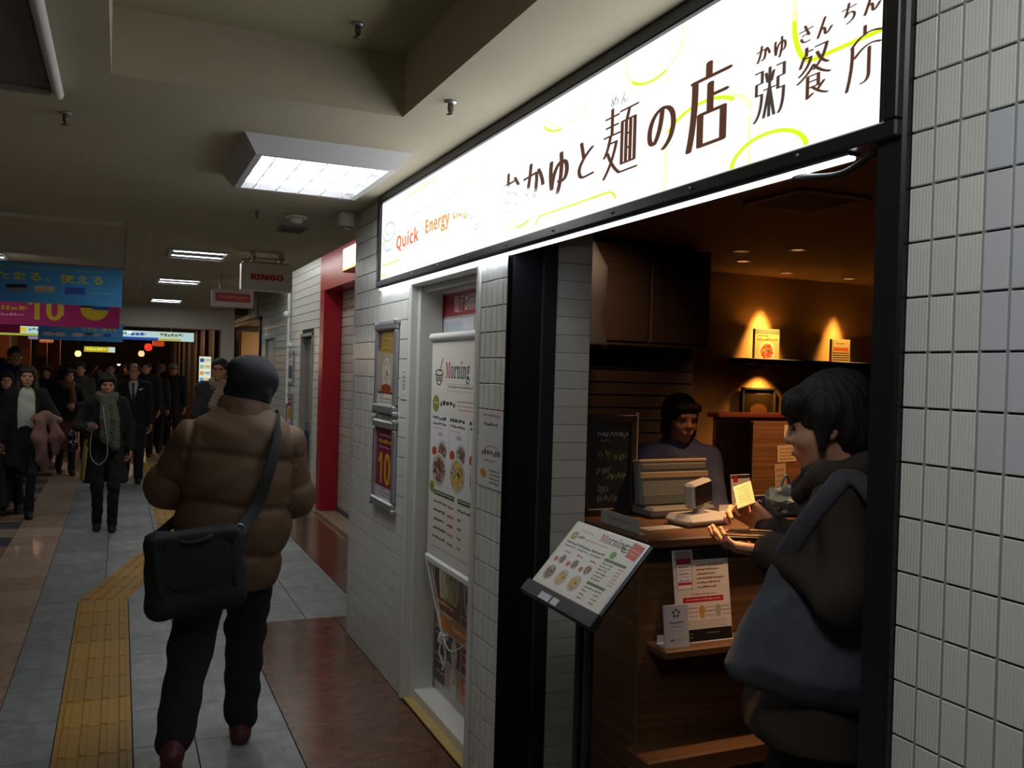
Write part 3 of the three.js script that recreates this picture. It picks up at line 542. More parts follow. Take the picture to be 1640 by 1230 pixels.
// two snap-frame posters on the left pier
function snapFrame(y0, y1, z0, z1, art, label) {
  const t = thing('poster_frame', label, 'poster frame'); const x = 1.352, b = 0.045;
  const fm = mat(0xa5a9ae, 0.3, { metalness: 0.55 });
  piece('rail', box(x - 0.012, y1 - b, z0, 1.37, y1, z1, 0.009), fm, t); piece('rail', box(x - 0.012, y0, z0, 1.37, y0 + b, z1, 0.009), fm, t);
  piece('stile', box(x - 0.006, y0 + b, z0, 1.37, y1 - b, z0 + b, 0.006), fm, t); piece('stile', box(x - 0.006, y0 + b, z1 - b, 1.37, y1 - b, z1, 0.006), fm, t);
  for (const z of [z0, z1]) for (const y of [y0, y1]) piece('corner_cap', box(x - 0.016, y - 0.012, z - 0.008, 1.37, y + 0.012, z + 0.008, 0.005), M.silver, t);
  const p = panelFace(z1 - z0 - 2 * b, y1 - y0 - 2 * b); p.rotateY(-Math.PI / 2);
  mesh('poster', moved(p, x + 0.008, (y0 + y1) / 2, (z0 + z1) / 2), art, t);
}
snapFrame(1.462, 1.965, -5.06, -4.635, print(256, 340, (g, w, h) => {
  g.fillStyle = '#5a4430'; g.fillRect(0, 0, w, h); g.fillStyle = '#b8a894'; g.fillRect(0, 90, w, 190);
  for (let k = 0; k < 26; k++) { g.strokeStyle = k % 2 ? '#b79a3a' : '#8f7a2c'; g.lineWidth = 9; g.beginPath(); const y = 6 + k * 3.6; g.moveTo(20 + 30 * hash(k, 1, 1), y); g.quadraticCurveTo(120, y - 24 * hash(k, 2, 1), 236 - 30 * hash(k, 3, 1), y + 8); g.stroke(); }
  dish(g, 128, 205, 70, 'noodle', 4); g.fillStyle = '#a8431f'; g.beginPath(); g.ellipse(128, 268, 78, 22, 0, 0, 7); g.fill();
  g.fillStyle = '#e6e4e2'; g.fillRect(0, 292, w, 48); blurb(g, 30, 298, 60, 8, '#777', 3); blurb(g, 26, 310, 200, 12, '#b58a2a', 2); blurb(g, 26, 326, 200, 9, '#888', 5);
}, { rough: 0.3 }), 'upper silver poster frame with a noodle picture on the tiled pier');
snapFrame(0.935, 1.42, -5.06, -4.625, print(256, 340, (g, w, h) => {
  g.fillStyle = '#8f1c48'; g.fillRect(0, 0, w, h); g.fillStyle = '#6e1636'; g.fillRect(20, 20, w - 40, 84);
  blurb(g, 40, 30, 170, 14, '#e2a6bc', 1); blurb(g, 34, 54, 190, 26, '#d9a21e', 2); blurb(g, 40, 88, 170, 12, '#e2a6bc', 3);
  g.save(); g.translate(24, 268); g.scale(0.95, 1.9); g.font = 'bold 110px sans-serif'; g.lineWidth = 12; g.strokeStyle = '#e0b012'; g.fillStyle = '#e0b012'; const W = g.measureText('10').width; g.scale(200 / W / 0.95, 1); g.fillText('10', 0, 0); g.restore();
  g.fillStyle = '#d7d2d6'; g.fillRect(0, 284, w, 56); blurb(g, 90, 288, 60, 12, '#7a4a5c', 6); blurb(g, 30, 308, 190, 10, '#8a7a86', 7); blurb(g, 30, 324, 190, 8, '#9a90a0', 8);
}, { rough: 0.3 }), 'lower silver poster frame with a yellow 10 on magenta on the tiled pier');
function notice(name, label, y0, y1, z0, z1, art, x = 1.3675) {
  const t = thing(name, label, 'notice'); mesh('paper', box(x, y0, z0, x + 0.0018, y1, z1), M.paper, t);
  const p = panelFace(z1 - z0, y1 - y0); p.rotateY(-Math.PI / 2); mesh('print', moved(p, x - 0.0007, (y0 + y1) / 2, (z0 + z1) / 2), art, t);
}
notice('paper_notice', 'small white paper with red marks taped right of the noodle poster', 1.548, 1.705, -4.59, -4.475, print(96, 128, (g, w, h) => { g.fillStyle = '#dddfe0'; g.fillRect(0, 0, w, h); g.strokeStyle = '#c26a70'; g.lineWidth = 5; g.beginPath(); g.ellipse(48, 52, 22, 26, 0, 0, 7); g.stroke(); for (let k = 0; k < 4; k++) blurb(g, 34, 30 + k * 16, 30, 12, '#555', k + 1); blurb(g, 16, 8, 64, 8, '#888', 6); blurb(g, 24, 108, 50, 6, '#999', 8); }));
notice('hours_notice', 'tall white notice sheet taped on the narrow tiled pier', 1.238, 1.55, -3.44, -3.178, print(200, 260, (g, w, h) => {
  g.fillStyle = '#d9dbd8'; g.fillRect(0, 0, w, h); blurb(g, 30, 14, 140, 10, '#c0506a', 1); blurb(g, 40, 42, 110, 14, '#4a4644', 2);
  blurb(g, 30, 132, 150, 26, '#5a5654', 4); g.strokeStyle = '#b06a78'; g.lineWidth = 3; g.beginPath(); g.ellipse(110, 138, 60, 18, 0, 3.3, 6.1); g.stroke(); blurb(g, 50, 166, 90, 9, '#888', 5);
  g.fillStyle = '#d9923a'; g.beginPath(); g.ellipse(46, 216, 26, 14, 0.2, 0, 7); g.fill(); for (let k = 0; k < 4; k++) blurb(g, 96, 198 + k * 13, 80, 9, '#666', 6 + k);
}));

// ---------------------------------------------------------------- closed shop with red frame and shutter
{
  const t = thing('red_shop_frame', 'red painted portal framing the closed slatted shutter', 'portal');
  mesh('header', box(XA, 2.59, -7.2, 2.34, 3.075, -10.52, 0.004), M.red, t);
  mesh('post', box(XA, 0.05, -10.30, 2.34, 2.59, -10.52, 0.004), M.red, t);
  const s = thing('roller_shutter', 'pale closed roller shutter of horizontal slats beside the red post', 'shutter', [2.345, 0.055, -9.0]);
  const sl = box(0, 0, -1.6, 0.02, 0.1005, 1.35, 0.006), sm = [mat(0xb9b1a8, 0.5), mat(0xb4aca3, 0.5)];
  for (let k = 0; k < 24; k++) piece('slat', sl, sm[k % 2], s, [0, 0.04 + k * 0.1043, 0]);
  mesh('bottom_rail', box(-0.006, 0, -1.6, 0.03, 0.04, 1.35, 0.004), mat(0x5d5a56, 0.6), s);
  const l = thing('lit_sign_box', 'small glowing yellow-white sign box on the red header', 'sign', [2.02, 2.78, -8.35]);
  mesh('case', box(-0.01, -0.12, -0.52, 0.11, 0.12, 0.4, 0.008), M.red, l);
  const fc = print(128, 64, (g, w, h) => { g.fillStyle = '#fff3cf'; g.fillRect(0, 0, w, h); g.strokeStyle = '#f2c234'; g.lineWidth = 8; g.strokeRect(0, 0, w, h); }, { emit: 2.2 });
  const p = panelFace(0.88, 0.21); p.rotateY(-Math.PI / 2); mesh('face', moved(p, -0.0115, 0, -0.06), fc, l);
  rectLight(0xffe9b0, 1.6, 0.85, 0.2, [2.0, 2.78, -8.41], [-1, 0, 0]);
}
{ // side doors and little poster frames on the alcove wall
  const d2 = struct('door_2', 'dark recessed service door in the tiled alcove wall', 'door');
  mesh('frame', [box(2.115, 0, -10.86, 2.2, 2.13, -10.90, 0.004), box(2.115, 0, -11.61, 2.2, 2.13, -11.65, 0.004), box(2.115, 2.09, -10.86, 2.2, 2.13, -11.65, 0.004)], mat(0x9a9690, 0.5), d2);
  mesh('leaf', box(2.20, 0, -10.88, 2.24, 2.1, -11.63), mat(0x6f6a68, 0.5), d2); mesh('lower_panel', box(2.19, 0.02, -10.91, 2.203, 0.9, -11.6, 0.003), mat(0x1d2230, 0.4), d2);
  mesh('glass_panel', box(2.192, 1.0, -10.96, 2.203, 2.0, -11.55, 0.003), mat(0x857c7c, 0.2), d2); mesh('handle', cyl([2.17, 0.95, -10.98], [2.17, 1.15, -10.98], 0.012), M.steel, d2.children[1]);
  const d3 = struct('door_3', 'pale service door with a small canopy further along the alcove', 'door');
  mesh('leaf', box(2.17, 0, -13.84, 2.22, 2.14, -14.79), mat(0xc9ccc4, 0.5), d3); mesh('canopy', box(2.08, 2.13, -13.8, 2.2, 2.18, -14.82, 0.01), M.white, d3); mesh('handle', cyl([2.14, 0.95, -13.95], [2.14, 1.2, -13.95], 0.012), M.steel, d3.children[0]); mesh('frame', [box(2.12, 0, -13.84, 2.17, 2.13, -13.88, 0.004), box(2.12, 0, -14.75, 2.17, 2.13, -14.79, 0.004)], M.whiteTrim, d3);
  const art = (c1, c2) => print(64, 96, (g, w, h) => { g.fillStyle = '#dedad6'; g.fillRect(0, 0, w, h); g.fillStyle = c1; g.fillRect(4, 6, 56, 30); g.fillStyle = c2; g.fillRect(10, 40, 44, 46); blurb(g, 10, 14, 44, 10, '#eee', 3); });
  const sf = (y0, y1, a, label) => { const t = thing('poster_frame', label, 'poster frame'); const z0 = -12.53, z1 = -12.1; const fm = mat(0x9b9fa3, 0.3, { metalness: 0.5 });
    piece('rail', box(2.10, y1 - 0.05, z0, XA, y1, z1, 0.008), fm, t); piece('rail', box(2.10, y0, z0, XA, y0 + 0.05, z1, 0.008), fm, t); piece('stile', box(2.105, y0 + 0.05, z0, XA, y1 - 0.05, z0 + 0.04, 0.006), fm, t); piece('stile', box(2.105, y0 + 0.05, z1 - 0.04, XA, y1 - 0.05, z1, 0.006), fm, t);
    const p = panelFace(0.35, y1 - y0 - 0.1); p.rotateY(-Math.PI / 2); mesh('poster', moved(p, 2.118, (y0 + y1) / 2, (z0 + z1) / 2), a, t); };
  sf(1.46, 1.925, art('#c8c4c0', '#2a3550'), 'upper small silver frame with a dark blue poster past the red post'); sf(0.905, 1.35, art('#a01c30', '#d09a28'), 'lower small silver frame with a red and yellow poster past the red post');
}
{ // lit shop front far right with a purple fascia sign
  const t = thing('fascia_sign', 'slanting purple letters on the white fascia of the far shop', 'sign', [2.10, 2.72, -17.4]);
  mesh('board', box(-0.005, -0.18, -1.9, 0.03, 0.24, 1.6, 0.004), M.white, t);
  const p = panelFace(2.6, 0.36); p.rotateY(-Math.PI / 2); mesh('lettering', moved(p, -0.007, 0.03, -0.1), print(256, 48, (g, w, h) => { g.fillStyle = '#d6d3d6'; g.fillRect(0, 0, w, h); for (let k = 0; k < 9; k++) { g.strokeStyle = '#6a2048'; g.lineWidth = 9; g.beginPath(); g.moveTo(14 + k * 26, 42); g.quadraticCurveTo(20 + k * 26, -6, 30 + k * 26, 40 - 14 * (k % 3)); g.stroke(); } }), t);
  const s = thing('display_shelf', 'warm wooden display shelf inside the far shop opening', 'shelf', [3.0, 0, -19.25], -Math.PI / 2);
  const wm = mat(0xb08256, 0.6);
  mesh('back_panel', box(0.3, 0, -0.75, 0.34, 2.4, 0.75), mat(0xd9b68c, 0.7), s); for (let k = 0; k < 6; k++) piece('shelf_board', box(0, 0.3 + k * 0.38, -0.75, 0.3, 0.33 + k * 0.38, 0.75, 0.004), wm, s); for (let k = 0; k < 5; k++) piece('upright', box(0, 0, -0.75 + k * 0.37, 0.3, 2.4, -0.72 + k * 0.37, 0.003), wm, s);
  rectLight(0xffd9ac, 2, 0.8, 2, [2.9, 2.6, -17.4], [0, -1, 0]);
  const lt = thing('ceiling_panel_light', 'warm lit panel inside the far shop opening', 'ceiling light', [2.9, 2.62, -17.4]); mesh('panel', box(-0.4, 0, -1, 0.4, 0.02, 1), glow(0xffd9ac, 1.5), lt); mesh('frame', [box(-0.43, -0.01, -1.03, -0.4, 0.03, 1.03), box(0.4, -0.01, -1.03, 0.43, 0.03, 1.03)], M.white, lt);
}
// hanging signs
{
  const t = thing('hanging_sign', 'white hanging sign board lettered RINGO in red on cream brackets', 'sign', [1.145, 0, -8.0]);
  mesh('board', box(-0.215, 2.353, -0.06, 0.215, 2.590, 0.06, 0.008), M.cream, t);
  const p = panelFace(0.425, 0.232); mesh('lettering', moved(p, 0, 2.4715, 0.0608), print(512, 280, (g, w, h) => { g.fillStyle = '#d9d2c2'; g.fillRect(0, 0, w, h); g.save(); g.translate(86, 168); g.font = 'bold 92px sans-serif'; g.fillStyle = '#c01c22'; g.scale(340 / g.measureText('RINGO').width, 0.82); g.lineWidth = 10; g.strokeStyle = '#c01c22'; g.strokeText('RINGO', 0, 0); g.fillText('RINGO', 0, 0); g.restore(); }), t);
  const bm = mat(0xcdb98a, 0.5);
  for (const x of [-0.12, 0.12]) piece('bracket', [box(x - 0.014, 2.59, -0.02, x + 0.014, CEIL, 0.02, 0.004), box(x - 0.014, 2.59, 0.1, x + 0.014, CEIL, 0.12, 0.004), box(x - 0.014, 2.62, -0.02, x + 0.014, 2.635, 0.12)], bm, t);
  mesh('cross_bar', [box(-0.2, 2.59, -0.02, 0.2, 2.605, 0.02, 0.004), box(-0.16, 2.632, -0.015, 0.16, 2.644, 0.015, 0.003)], bm, t);
  piece('lamp_arm', cyl([-0.12, 2.63, 0.02], [-0.22, 2.60, 0.14], 0.007), M.steel, t); piece('lamp_arm', cyl([0.12, 2.63, 0.02], [0.06, 2.60, 0.14], 0.007), M.steel, t);
  const u = thing('hanging_sign', 'smaller grey hanging sign with a red panel beyond the RINGO board', 'sign', [1.14, 0, -10.5]);
  mesh('board', box(-0.225, 2.352, -0.05, 0.225, 2.555, 0.05, 0.012), mat(0xb9b4b6, 0.5), u);
  const q = panelFace(0.38, 0.10); mesh('panel', moved(q, 0, 2.462, 0.0512), print(256, 68, (g, w, h) => { g.fillStyle = '#a33a2c'; g.fillRect(0, 0, w, h); blurb(g, 20, 22, 216, 24, '#c87a66', 3); }), u);
  for (const x of [-0.13, 0.13]) piece('bracket', box(x - 0.012, 2.555, -0.02, x + 0.012, CEIL, 0.02, 0.004), bm, u); mesh('cross_bar', box(-0.2, 2.61, -0.012, 0.2, 2.622, 0.012), bm, u);
}
// hanging campaign banners
function banner(label, x0, x1, y0, y1, z, art, strings = true) {
  const t = thing('hanging_banner', label, 'banner', [(x0 + x1) / 2, 0, z]); const w = x1 - x0, h = y1 - y0;
  const g = new THREE.PlaneGeometry(w, h, 24, 6), P = g.attributes.position; for (let i = 0; i < P.count; i++) P.setZ(i, 0.012 * Math.sin(P.getX(i) * 5 + P.getY(i) * 2)); g.computeVertexNormals();
  const bk = g.clone(); bk.translate(0, 0, -0.004); const ix = bk.index.array; for (let i = 0; i < ix.length; i += 3) { const a = ix[i]; ix[i] = ix[i + 1]; ix[i + 1] = a; } bk.computeVertexNormals();
  mesh('cloth', moved(g.toNonIndexed(), 0, (y0 + y1) / 2, 0), art, t); mesh('lining', moved(bk.toNonIndexed(), 0, (y0 + y1) / 2, 0), M.white, t);
  mesh('top_rod', cyl([-w / 2 - 0.02, y1 + 0.004, 0], [w / 2 + 0.02, y1 + 0.004, 0], 0.009), M.steel, t);
  for (const x of [-0.4, 0.4]) piece('string', cyl([x * w, y1, 0], [x * w, CEIL, 0], 0.003), M.steel, t);
}
const blueArt = (sd) => print(512, 150, (g, w, h) => {
  g.fillStyle = '#3d8fce'; g.fillRect(0, 0, w, h); for (let k = 0; k < 40; k++) { g.strokeStyle = k % 2 ? '#468fc6' : '#5199cf'; g.lineWidth = 2; g.beginPath(); const x = hash(k, sd, 1) * w, y = hash(k, sd, 2) * h; g.moveTo(x, y); g.lineTo(x + 30, y - 14); g.stroke(); }
  blurb(g, 60, 12, 410, 10, '#8fae5c', sd); ['ta', 'ma', 'ru', 'ten', 'tsuka', 'e', 'ru'].forEach((k, i) => glyph(g, k, 262 + i * 31, 34, 27, 33, '#c9c31e', 13));
  blurb(g, 80, 44, 150, 14, '#8fae5c', sd + 3);
  const oval = (x, c) => { g.fillStyle = c; g.beginPath(); g.ellipse(x, 100, 34, 19, 0, 0, 7); g.fill(); blurb(g, x - 22, 96, 44, 7, '#a88', 2); }; oval(130, '#d3bcc8'); oval(60, '#d3bcc8'); oval(235, '#d3bcc8');
  const card = (x, c, c2) => { g.save(); g.translate(x, 84); g.rotate(-0.06); g.fillStyle = c; g.fillRect(0, 0, 40, 26); g.fillStyle = c2; g.fillRect(0, 13, 40, 13); g.restore(); };
  card(282, '#1f222c', '#7e7884'); card(335, '#b6ab9a', '#a89c8c'); card(395, '#2b4da8', '#2b4da8'); blurb(g, 440, 96, 60, 9, '#6fae9c', 7);
}, { rough: 0.7 });
banner('nearest blue campaign banner with yellow lettering hanging on the left', -2.2, 0.0, 2.235, 2.605, -9.5, blueArt(3));
banner('magenta campaign banner with a yellow 10 behind the nearest blue banner', -1.75, -0.02, 2.075, 2.46, -11.0, print(512, 130, (g, w, h) => {
  g.fillStyle = '#b01f6a'; g.fillRect(0, 0, w, h); blurb(g, 150, 60, 90, 20, '#c9a21e', 2); blurb(g, 150, 88, 80, 12, '#e2a6bc', 2); blurb(g, 330, 40, 16, 60, '#e2a6bc', 5);
  g.font = 'bold 116px sans-serif'; g.fillStyle = '#d6b81a'; g.save(); g.translate(236, 108); g.scale(0.86, 1); g.fillText('10', 0, 0); g.restore();
  g.fillStyle = '#d6b81a'; g.beginPath(); g.arc(436, 60, 42, 0, 7); g.fill(); g.fillStyle = '#2b4da8'; g.fillRect(430, 36, 48, 26); g.fillStyle = '#1f222c'; g.fillRect(392, 40, 40, 16); g.beginPath(); g.fillStyle = '#d6b81a'; g.arc(60, 60, 46, 0, 7); g.fill(); g.fillStyle = '#2b4da8'; g.fillRect(60, 54, 46, 24);
}, { rough: 0.7 }));
banner('farther small blue campaign banner below the magenta one', -0.95, 0.02, 1.96, 2.18, -12.6, blueArt(8));
banner('pink end of a farther campaign banner at the left edge', -2.6, -1.13, 2.02, 2.4, -12.4, print(128, 64, (g, w, h) => { g.fillStyle = '#c02a72'; g.fillRect(0, 0, w, h); g.fillStyle = '#d6b81a'; g.beginPath(); g.arc(100, 26, 18, 0, 7); g.fill(); g.fillStyle = '#2b4da8'; g.fillRect(100, 24, 20, 12); }, { rough: 0.7 }));
// lit direction strip
{
  const t = thing('direction_sign', 'long backlit direction sign hanging across the passage under the bulkhead', 'sign', [-0.55, 2.2, -17.6]);
  mesh('case', box(-1.85, -0.09, -0.08, 1.8, 0.085, 0.06, 0.008), mat(0x3a3f42, 0.5), t);
  const p = panelFace(3.62, 0.165); mesh('face', moved(p, -0.025, -0.002, 0.0615), print(1024, 48, (g, w, h) => {
    g.fillStyle = '#a9c7c6'; g.fillRect(0, 0, w, h); g.fillStyle = '#1c3f8a'; g.fillRect(430, 33, 420, 15); g.fillStyle = '#8f9c34'; g.fillRect(0, 36, 430, 12); g.fillStyle = '#a8a03a'; g.fillRect(850, 36, 110, 12); g.fillStyle = '#c7b428'; g.fillRect(180, 6, 70, 24);
    for (const [x, ww, c, s] of [[10, 40, '#5a6a6a', 1], [110, 60, '#5a6a6a', 2], [260, 60, '#5a6a6a', 3], [640, 60, '#38506a', 4], [720, 70, '#2a4a9a', 5], [860, 110, '#6a6a3a', 6]]) blurb(g, x, 8, ww, 20, c, s);
    g.fillStyle = '#3a3630'; g.fillRect(560, 4, 50, 40); for (const x of [470, 545, 700]) { g.fillStyle = '#e8f4f2'; g.fillRect(x, 4, 26, 10); }
  }, { emit: 0.75 }), t);
  rectLight(0xcfe8e6, 0.5, 3.5, 0.15, [-0.55, 2.2, -17.53], [0, 0, 1]);
  for (const x of [-1.4, 0, 1.4]) piece('hanger', cyl([x, 0.08, 0], [x, 0.45, 0], 0.012), M.steel, t);
  const l = thing('light_box', 'lit vertical guide board standing near the brown wall', 'sign', [1.56, 0, -19.0]);
  mesh('case', box(-0.12, 0.75, -0.05, 0.12, 1.88, 0.05, 0.008), mat(0x3c4038, 0.5), l); mesh('stand', [box(-0.1, 0.02, -0.04, 0.1, 0.75, 0.04, 0.005), box(-0.16, 0, -0.14, 0.16, 0.025, 0.14, 0.005)], mat(0x3c4038, 0.5), l);
  const q = panelFace(0.225, 1.1); mesh('face', moved(q, 0, 1.315, 0.0512), print(96, 460, (g, w, h) => { g.fillStyle = '#cfd6b8'; g.fillRect(0, 0, w, h); const c = ['#2a4a9a', '#8fae8a', '#c08a4a', '#5a90b8', '#c09a4a', '#5a90b8', '#b8b088', '#6a9ab0']; for (let k = 0; k < 8; k++) { g.fillStyle = c[k]; g.fillRect(6, 16 + k * 54, 34, 32); g.fillStyle = c[(k + 1) % 8]; g.fillRect(48, 20 + k * 54, 42, 14); blurb(g, 48, 38 + k * 54, 40, 8, '#6a7058', k + 1); } }, { emit: 0.8 }), l);
  rectLight(0xe6eed6, 0.5, 0.2, 1.0, [1.56, 1.3, -18.93], [0, 0, 1]);
}
// far lanterns and small lit signs of the arcade
{
  const lant = (x, y, z, r, c, e, label) => { const t = thing('paper_lantern', label, 'lantern', [x, y, z]); mesh('shade', lathe([[0, -r], [r * 0.6, -r], [r, -r * 0.4], [r, r * 0.4], [r * 0.6, r], [0, r]], 16), glow(c, e), t); mesh('cap', [lathe([[0, r], [r * 0.5, r], [r * 0.45, r * 1.2], [0, r * 1.2]]), cyl([0, r, 0], [0, 2.62 - y, 0], 0.006)], M.blackMatte, t); bulb(c, e * r * r * 6, [x, y - r - 0.04, z]); };
  lant(-0.944, 1.88, -24, 0.07, 0xffb27a, 1.6, 'small glowing peach lantern over the crowd left of centre');
  lant(0.47, 1.93, -24, 0.07, 0xffa070, 1.4, 'small glowing peach lantern over the crowd near the suited man');
  lant(0.60, 2.08, -23, 0.085, 0xff3a2a, 0.7, 'round red lantern below the orange box lantern');
  const bx = (x, y, z, w, h, c, e, label) => { const t = thing('box_lantern', label, 'lantern', [x, y, z]); mesh('shade', box(-w / 2, -h / 2, -w / 2, w / 2, h / 2, w / 2, 0.02), glow(c, e), t); mesh('hanger', cyl([0, h / 2, 0], [0, 2.62 - y, 0], 0.006), M.blackMatte, t); };
  bx(0.84, 2.24, -23.5, 0.26, 0.24, 0xd0481c, 0.5, 'orange box lantern hanging right under the direction sign');
  bx(-1.60, 2.24, -23.5, 0.28, 0.26, 0xc0582c, 0.35, 'orange box lantern hanging left under the direction sign');
  bx(-1.9, 2.28, -24, 0.22, 0.18, 0x8a86b0, 0.45, 'pale violet box lantern beside the left orange box');
  const s = thing('far_sign', 'small yellow lit sign deep in the arcade', 'sign', [-0.55, 2.05, -28]); mesh('case', box(-0.42, -0.09, -0.05, 0.42, 0.09, 0.04, 0.01), M.blackMatte, s); const p = panelFace(0.8, 0.15); mesh('face', moved(p, 0, 0, 0.0415), print(128, 24, (g, w, h) => { g.fillStyle = '#a89a1c'; g.fillRect(0, 0, w, h); g.fillStyle = '#b8c8b8'; g.fillRect(100, 0, 28, 24); blurb(g, 8, 5, 86, 14, '#e0d860', 2); }, { emit: 0.8 }), s);
  const lampC = [[-0.05, 1.62, -33], [0.42, 1.66, -33], [0.56, 1.56, -34]];
  lampC.forEach(([x, y, z], i) => { const t = thing('far_spotlight', ['white', 'first warm', 'second warm'][i] + ' tiny spotlight glinting above the distant crowd', 'lamp', [x, y + 0.02, z]); mesh('shade', lathe([[0, 0.1], [0.04, 0.1], [0.07, 0], [0, 0]]), M.blackMatte, t); const b = new THREE.SphereGeometry(0.055, 12, 8); mesh('bulb', b, glow(i ? 0xffd98a : 0xffffff, 2), t); mesh('stem', cyl([0, 0.1, 0], [0, 2.6 - y, 0], 0.008), M.blackMatte, t); });
  bulb(0xffc890, 2.0, [-1.6, 2.3, -22]); bulb(0xffc890, 2.2, [0.4, 2.4, -26]); bulb(0xffd0a0, 4.0, [-0.6, 2.4, -36]);
}

// ---------------------------------------------------------------- the noodle shop interior
const SC = 2.6, ZB = -6.2;
const shop = struct('wall_shop', 'brown and orange walls and ceiling of the dim noodle shop', 'wall');
{
  const wallM = M.orangeWall, ceilM = mat(0x785c42, 0.8);
  mesh('shop_ceiling', box(1.43, SC, -1.27, 1.62, SC + 0.2, -3.18), ceilM, shop); mesh('shop_ceiling', box(1.62, SC, -1.2, 8, SC + 0.2, -5.3), ceilM, shop); mesh('shop_ceiling', box(3.6, SC, -5.3, 8, SC + 0.2, ZB - 0.1), ceilM, shop);
  mesh('back_wall', box(3.4, 0, ZB, 8, SC, ZB - 0.15), wallM, shop);
  mesh('side_wall', box(7.9, 0, -1.0, 8.05, SC, ZB), mat(0x4a3122, 0.8), shop); mesh('front_wall', box(1.62, 0, -1.05, 8, SC, -1.25), mat(0x3a271c, 0.8), shop);
  mesh('kitchen_wall', box(1.6, 0, -5.2, 3.655, SC, -5.3), M.woodDark, shop);
  for (let k = 0; k < 22; k++) piece('wall_slat', box(1.75, 0.05 + k * 0.085, -5.185, 3.65, 0.125 + k * 0.085, -5.2, 0.003), M.woodDark, shop);
  mesh('kitchen_side_wall', box(3.60, 0, -5.3, 3.66, SC, ZB), M.woodDark, shop); mesh('inner_wall', box(1.60, 0, -3.5, 1.7, SC, -5.3), M.woodDark, shop);
  // white brick reveal beside the opening
  mesh('reveal_core', box(1.575, 0, -3.178, 1.728, SC, -3.5), mat(0x8f8b82, 0.9), shop);
  const br = box(-0.077, -0.0352, 0, 0.077, 0.0352, 0.009, 0.0012), bm = [mat(0xc4c1b8, 0.55), mat(0xbebbb2, 0.55)];
  for (let k = 0; k < 34; k++) piece('brick', br, bm[k % 2], shop, [1.652, 0.037 + k * 0.0715, -3.180]);
}
const frameO = struct('door_4', 'black metal frame of the open shop entrance', 'door frame');
{
  mesh('post', [box(1.362, 0, -3.172, 1.50, 2.19, -3.150, 0.003), box(1.362, 0, -3.18, 1.375, 2.19, -3.15, 0.003)], M.black, frameO);
  mesh('track', [box(1.503, 0, -3.172, 1.515, 2.19, -3.160, 0.002)], mat(0x4d4b47, 0.5, { metalness: 0.5 }), frameO);
  mesh('track_wall', box(1.515, 0, -3.178, 1.573, 2.5, -3.162, 0.003), M.blackMatte, frameO);
  mesh('right_post', box(1.352, 0, -1.332, 1.44, CEIL, -1.262, 0.006), M.black, frameO); mesh('right_jamb', box(1.44, 0, -1.31, 1.64, SC, -1.24, 0.004), M.blackMatte, frameO);
  mesh('head_rail', box(1.38, 2.170, -3.17, 1.43, 2.195, -1.30, 0.004), M.black, frameO);
}
{ // ceiling cassette, downlights
  const t = thing('air_grille', 'square dark air grille in the shop ceiling just inside the entrance', 'vent', [3.07, SC, -3.46]);
  const w = 0.215; mesh('frame', [box(-w, -0.018, -w, w, 0, -w + 0.03, 0.004), box(-w, -0.018, w - 0.03, w, 0, w, 0.004), box(-w, -0.018, -w, -w + 0.03, 0, w, 0.004), box(w - 0.03, -0.018, -w, w, 0, w, 0.004)], mat(0x6b5442, 0.6), t);
  for (let k = 0; k < 13; k++) piece('slat', box(-w + 0.03, -0.014, -w + 0.035 + k * 0.028, w - 0.03, -0.008, -w + 0.05 + k * 0.028), mat(0x241c16, 0.6), t);
  const dl = (x, z, on, label) => { const d = thing('downlight', label, 'downlight', [x, SC, z], 0, undefined); mesh('ring', lathe([[0.045, -0.004], [0.062, -0.006], [0.062, 0], [0.045, 0]]), mat(0x8d7a66, 0.4, { metalness: 0.4 }), d); mesh('lamp', lathe([[0, -0.003], [0.042, -0.003], [0.042, 0], [0, 0]]), glow(0xffb060, on), d); };
  dl(4.29, -5.50, 0.5, 'recessed downlight nearest the dark kitchen corner'); dl(3.94, -5.08, 0.12, 'faint recessed downlight above the bright corner downlight'); dl(4.21, -4.81, 0.3, 'recessed downlight in the middle of the shop ceiling'); dl(5.04, -5.89, 0.4, 'recessed downlight above the gap between the shelf books'); dl(5.72, -5.89, 0.4, 'recessed downlight farthest right near the black post');
  const s = thing('ceiling_sensor', 'dark round sensor on the shop ceiling near the lit strip', 'sensor', [2.37, SC, -3.34]); mesh('base', lathe([[0, -0.03], [0.04, -0.025], [0.045, 0], [0, 0]]), mat(0x33403a, 0.5), s); mesh('lens', lathe([[0, -0.042], [0.018, -0.038], [0.02, -0.03], [0, -0.03]]), M.blackMatte, s);
  const h = thing('kitchen_hood', 'large dark brown kitchen hood box on the rear wall of the shop', 'hood');
  mesh('body', box(1.72, 1.90, -5.02, 3.655, SC - 0.04, -5.19, 0.006), M.woodDark, h);
  for (let k = 0; k < 3; k++) piece('panel', box(2.24 + k * 0.47, 1.93, -5.005, 2.69 + k * 0.47, SC - 0.09, -5.022, 0.004), M.woodDark, h);
  const c = thing('hanging_coat', 'dark garment hanging beside the kitchen hood behind the white brick', 'coat', [2.55, 0, -4.75]);
  mesh('cloth', [lathe([[0, 2.54], [0.05, 2.5], [0.13, 2.35], [0.12, 2.15], [0.1, 2.05], [0.14, 1.9], [0.15, 1.86], [0, 1.86]], 20)], mat(0x15181f, 0.9), c); mesh('hook', cyl([0, 2.52, 0], [0, SC, 0], 0.006), M.steel, c);
}
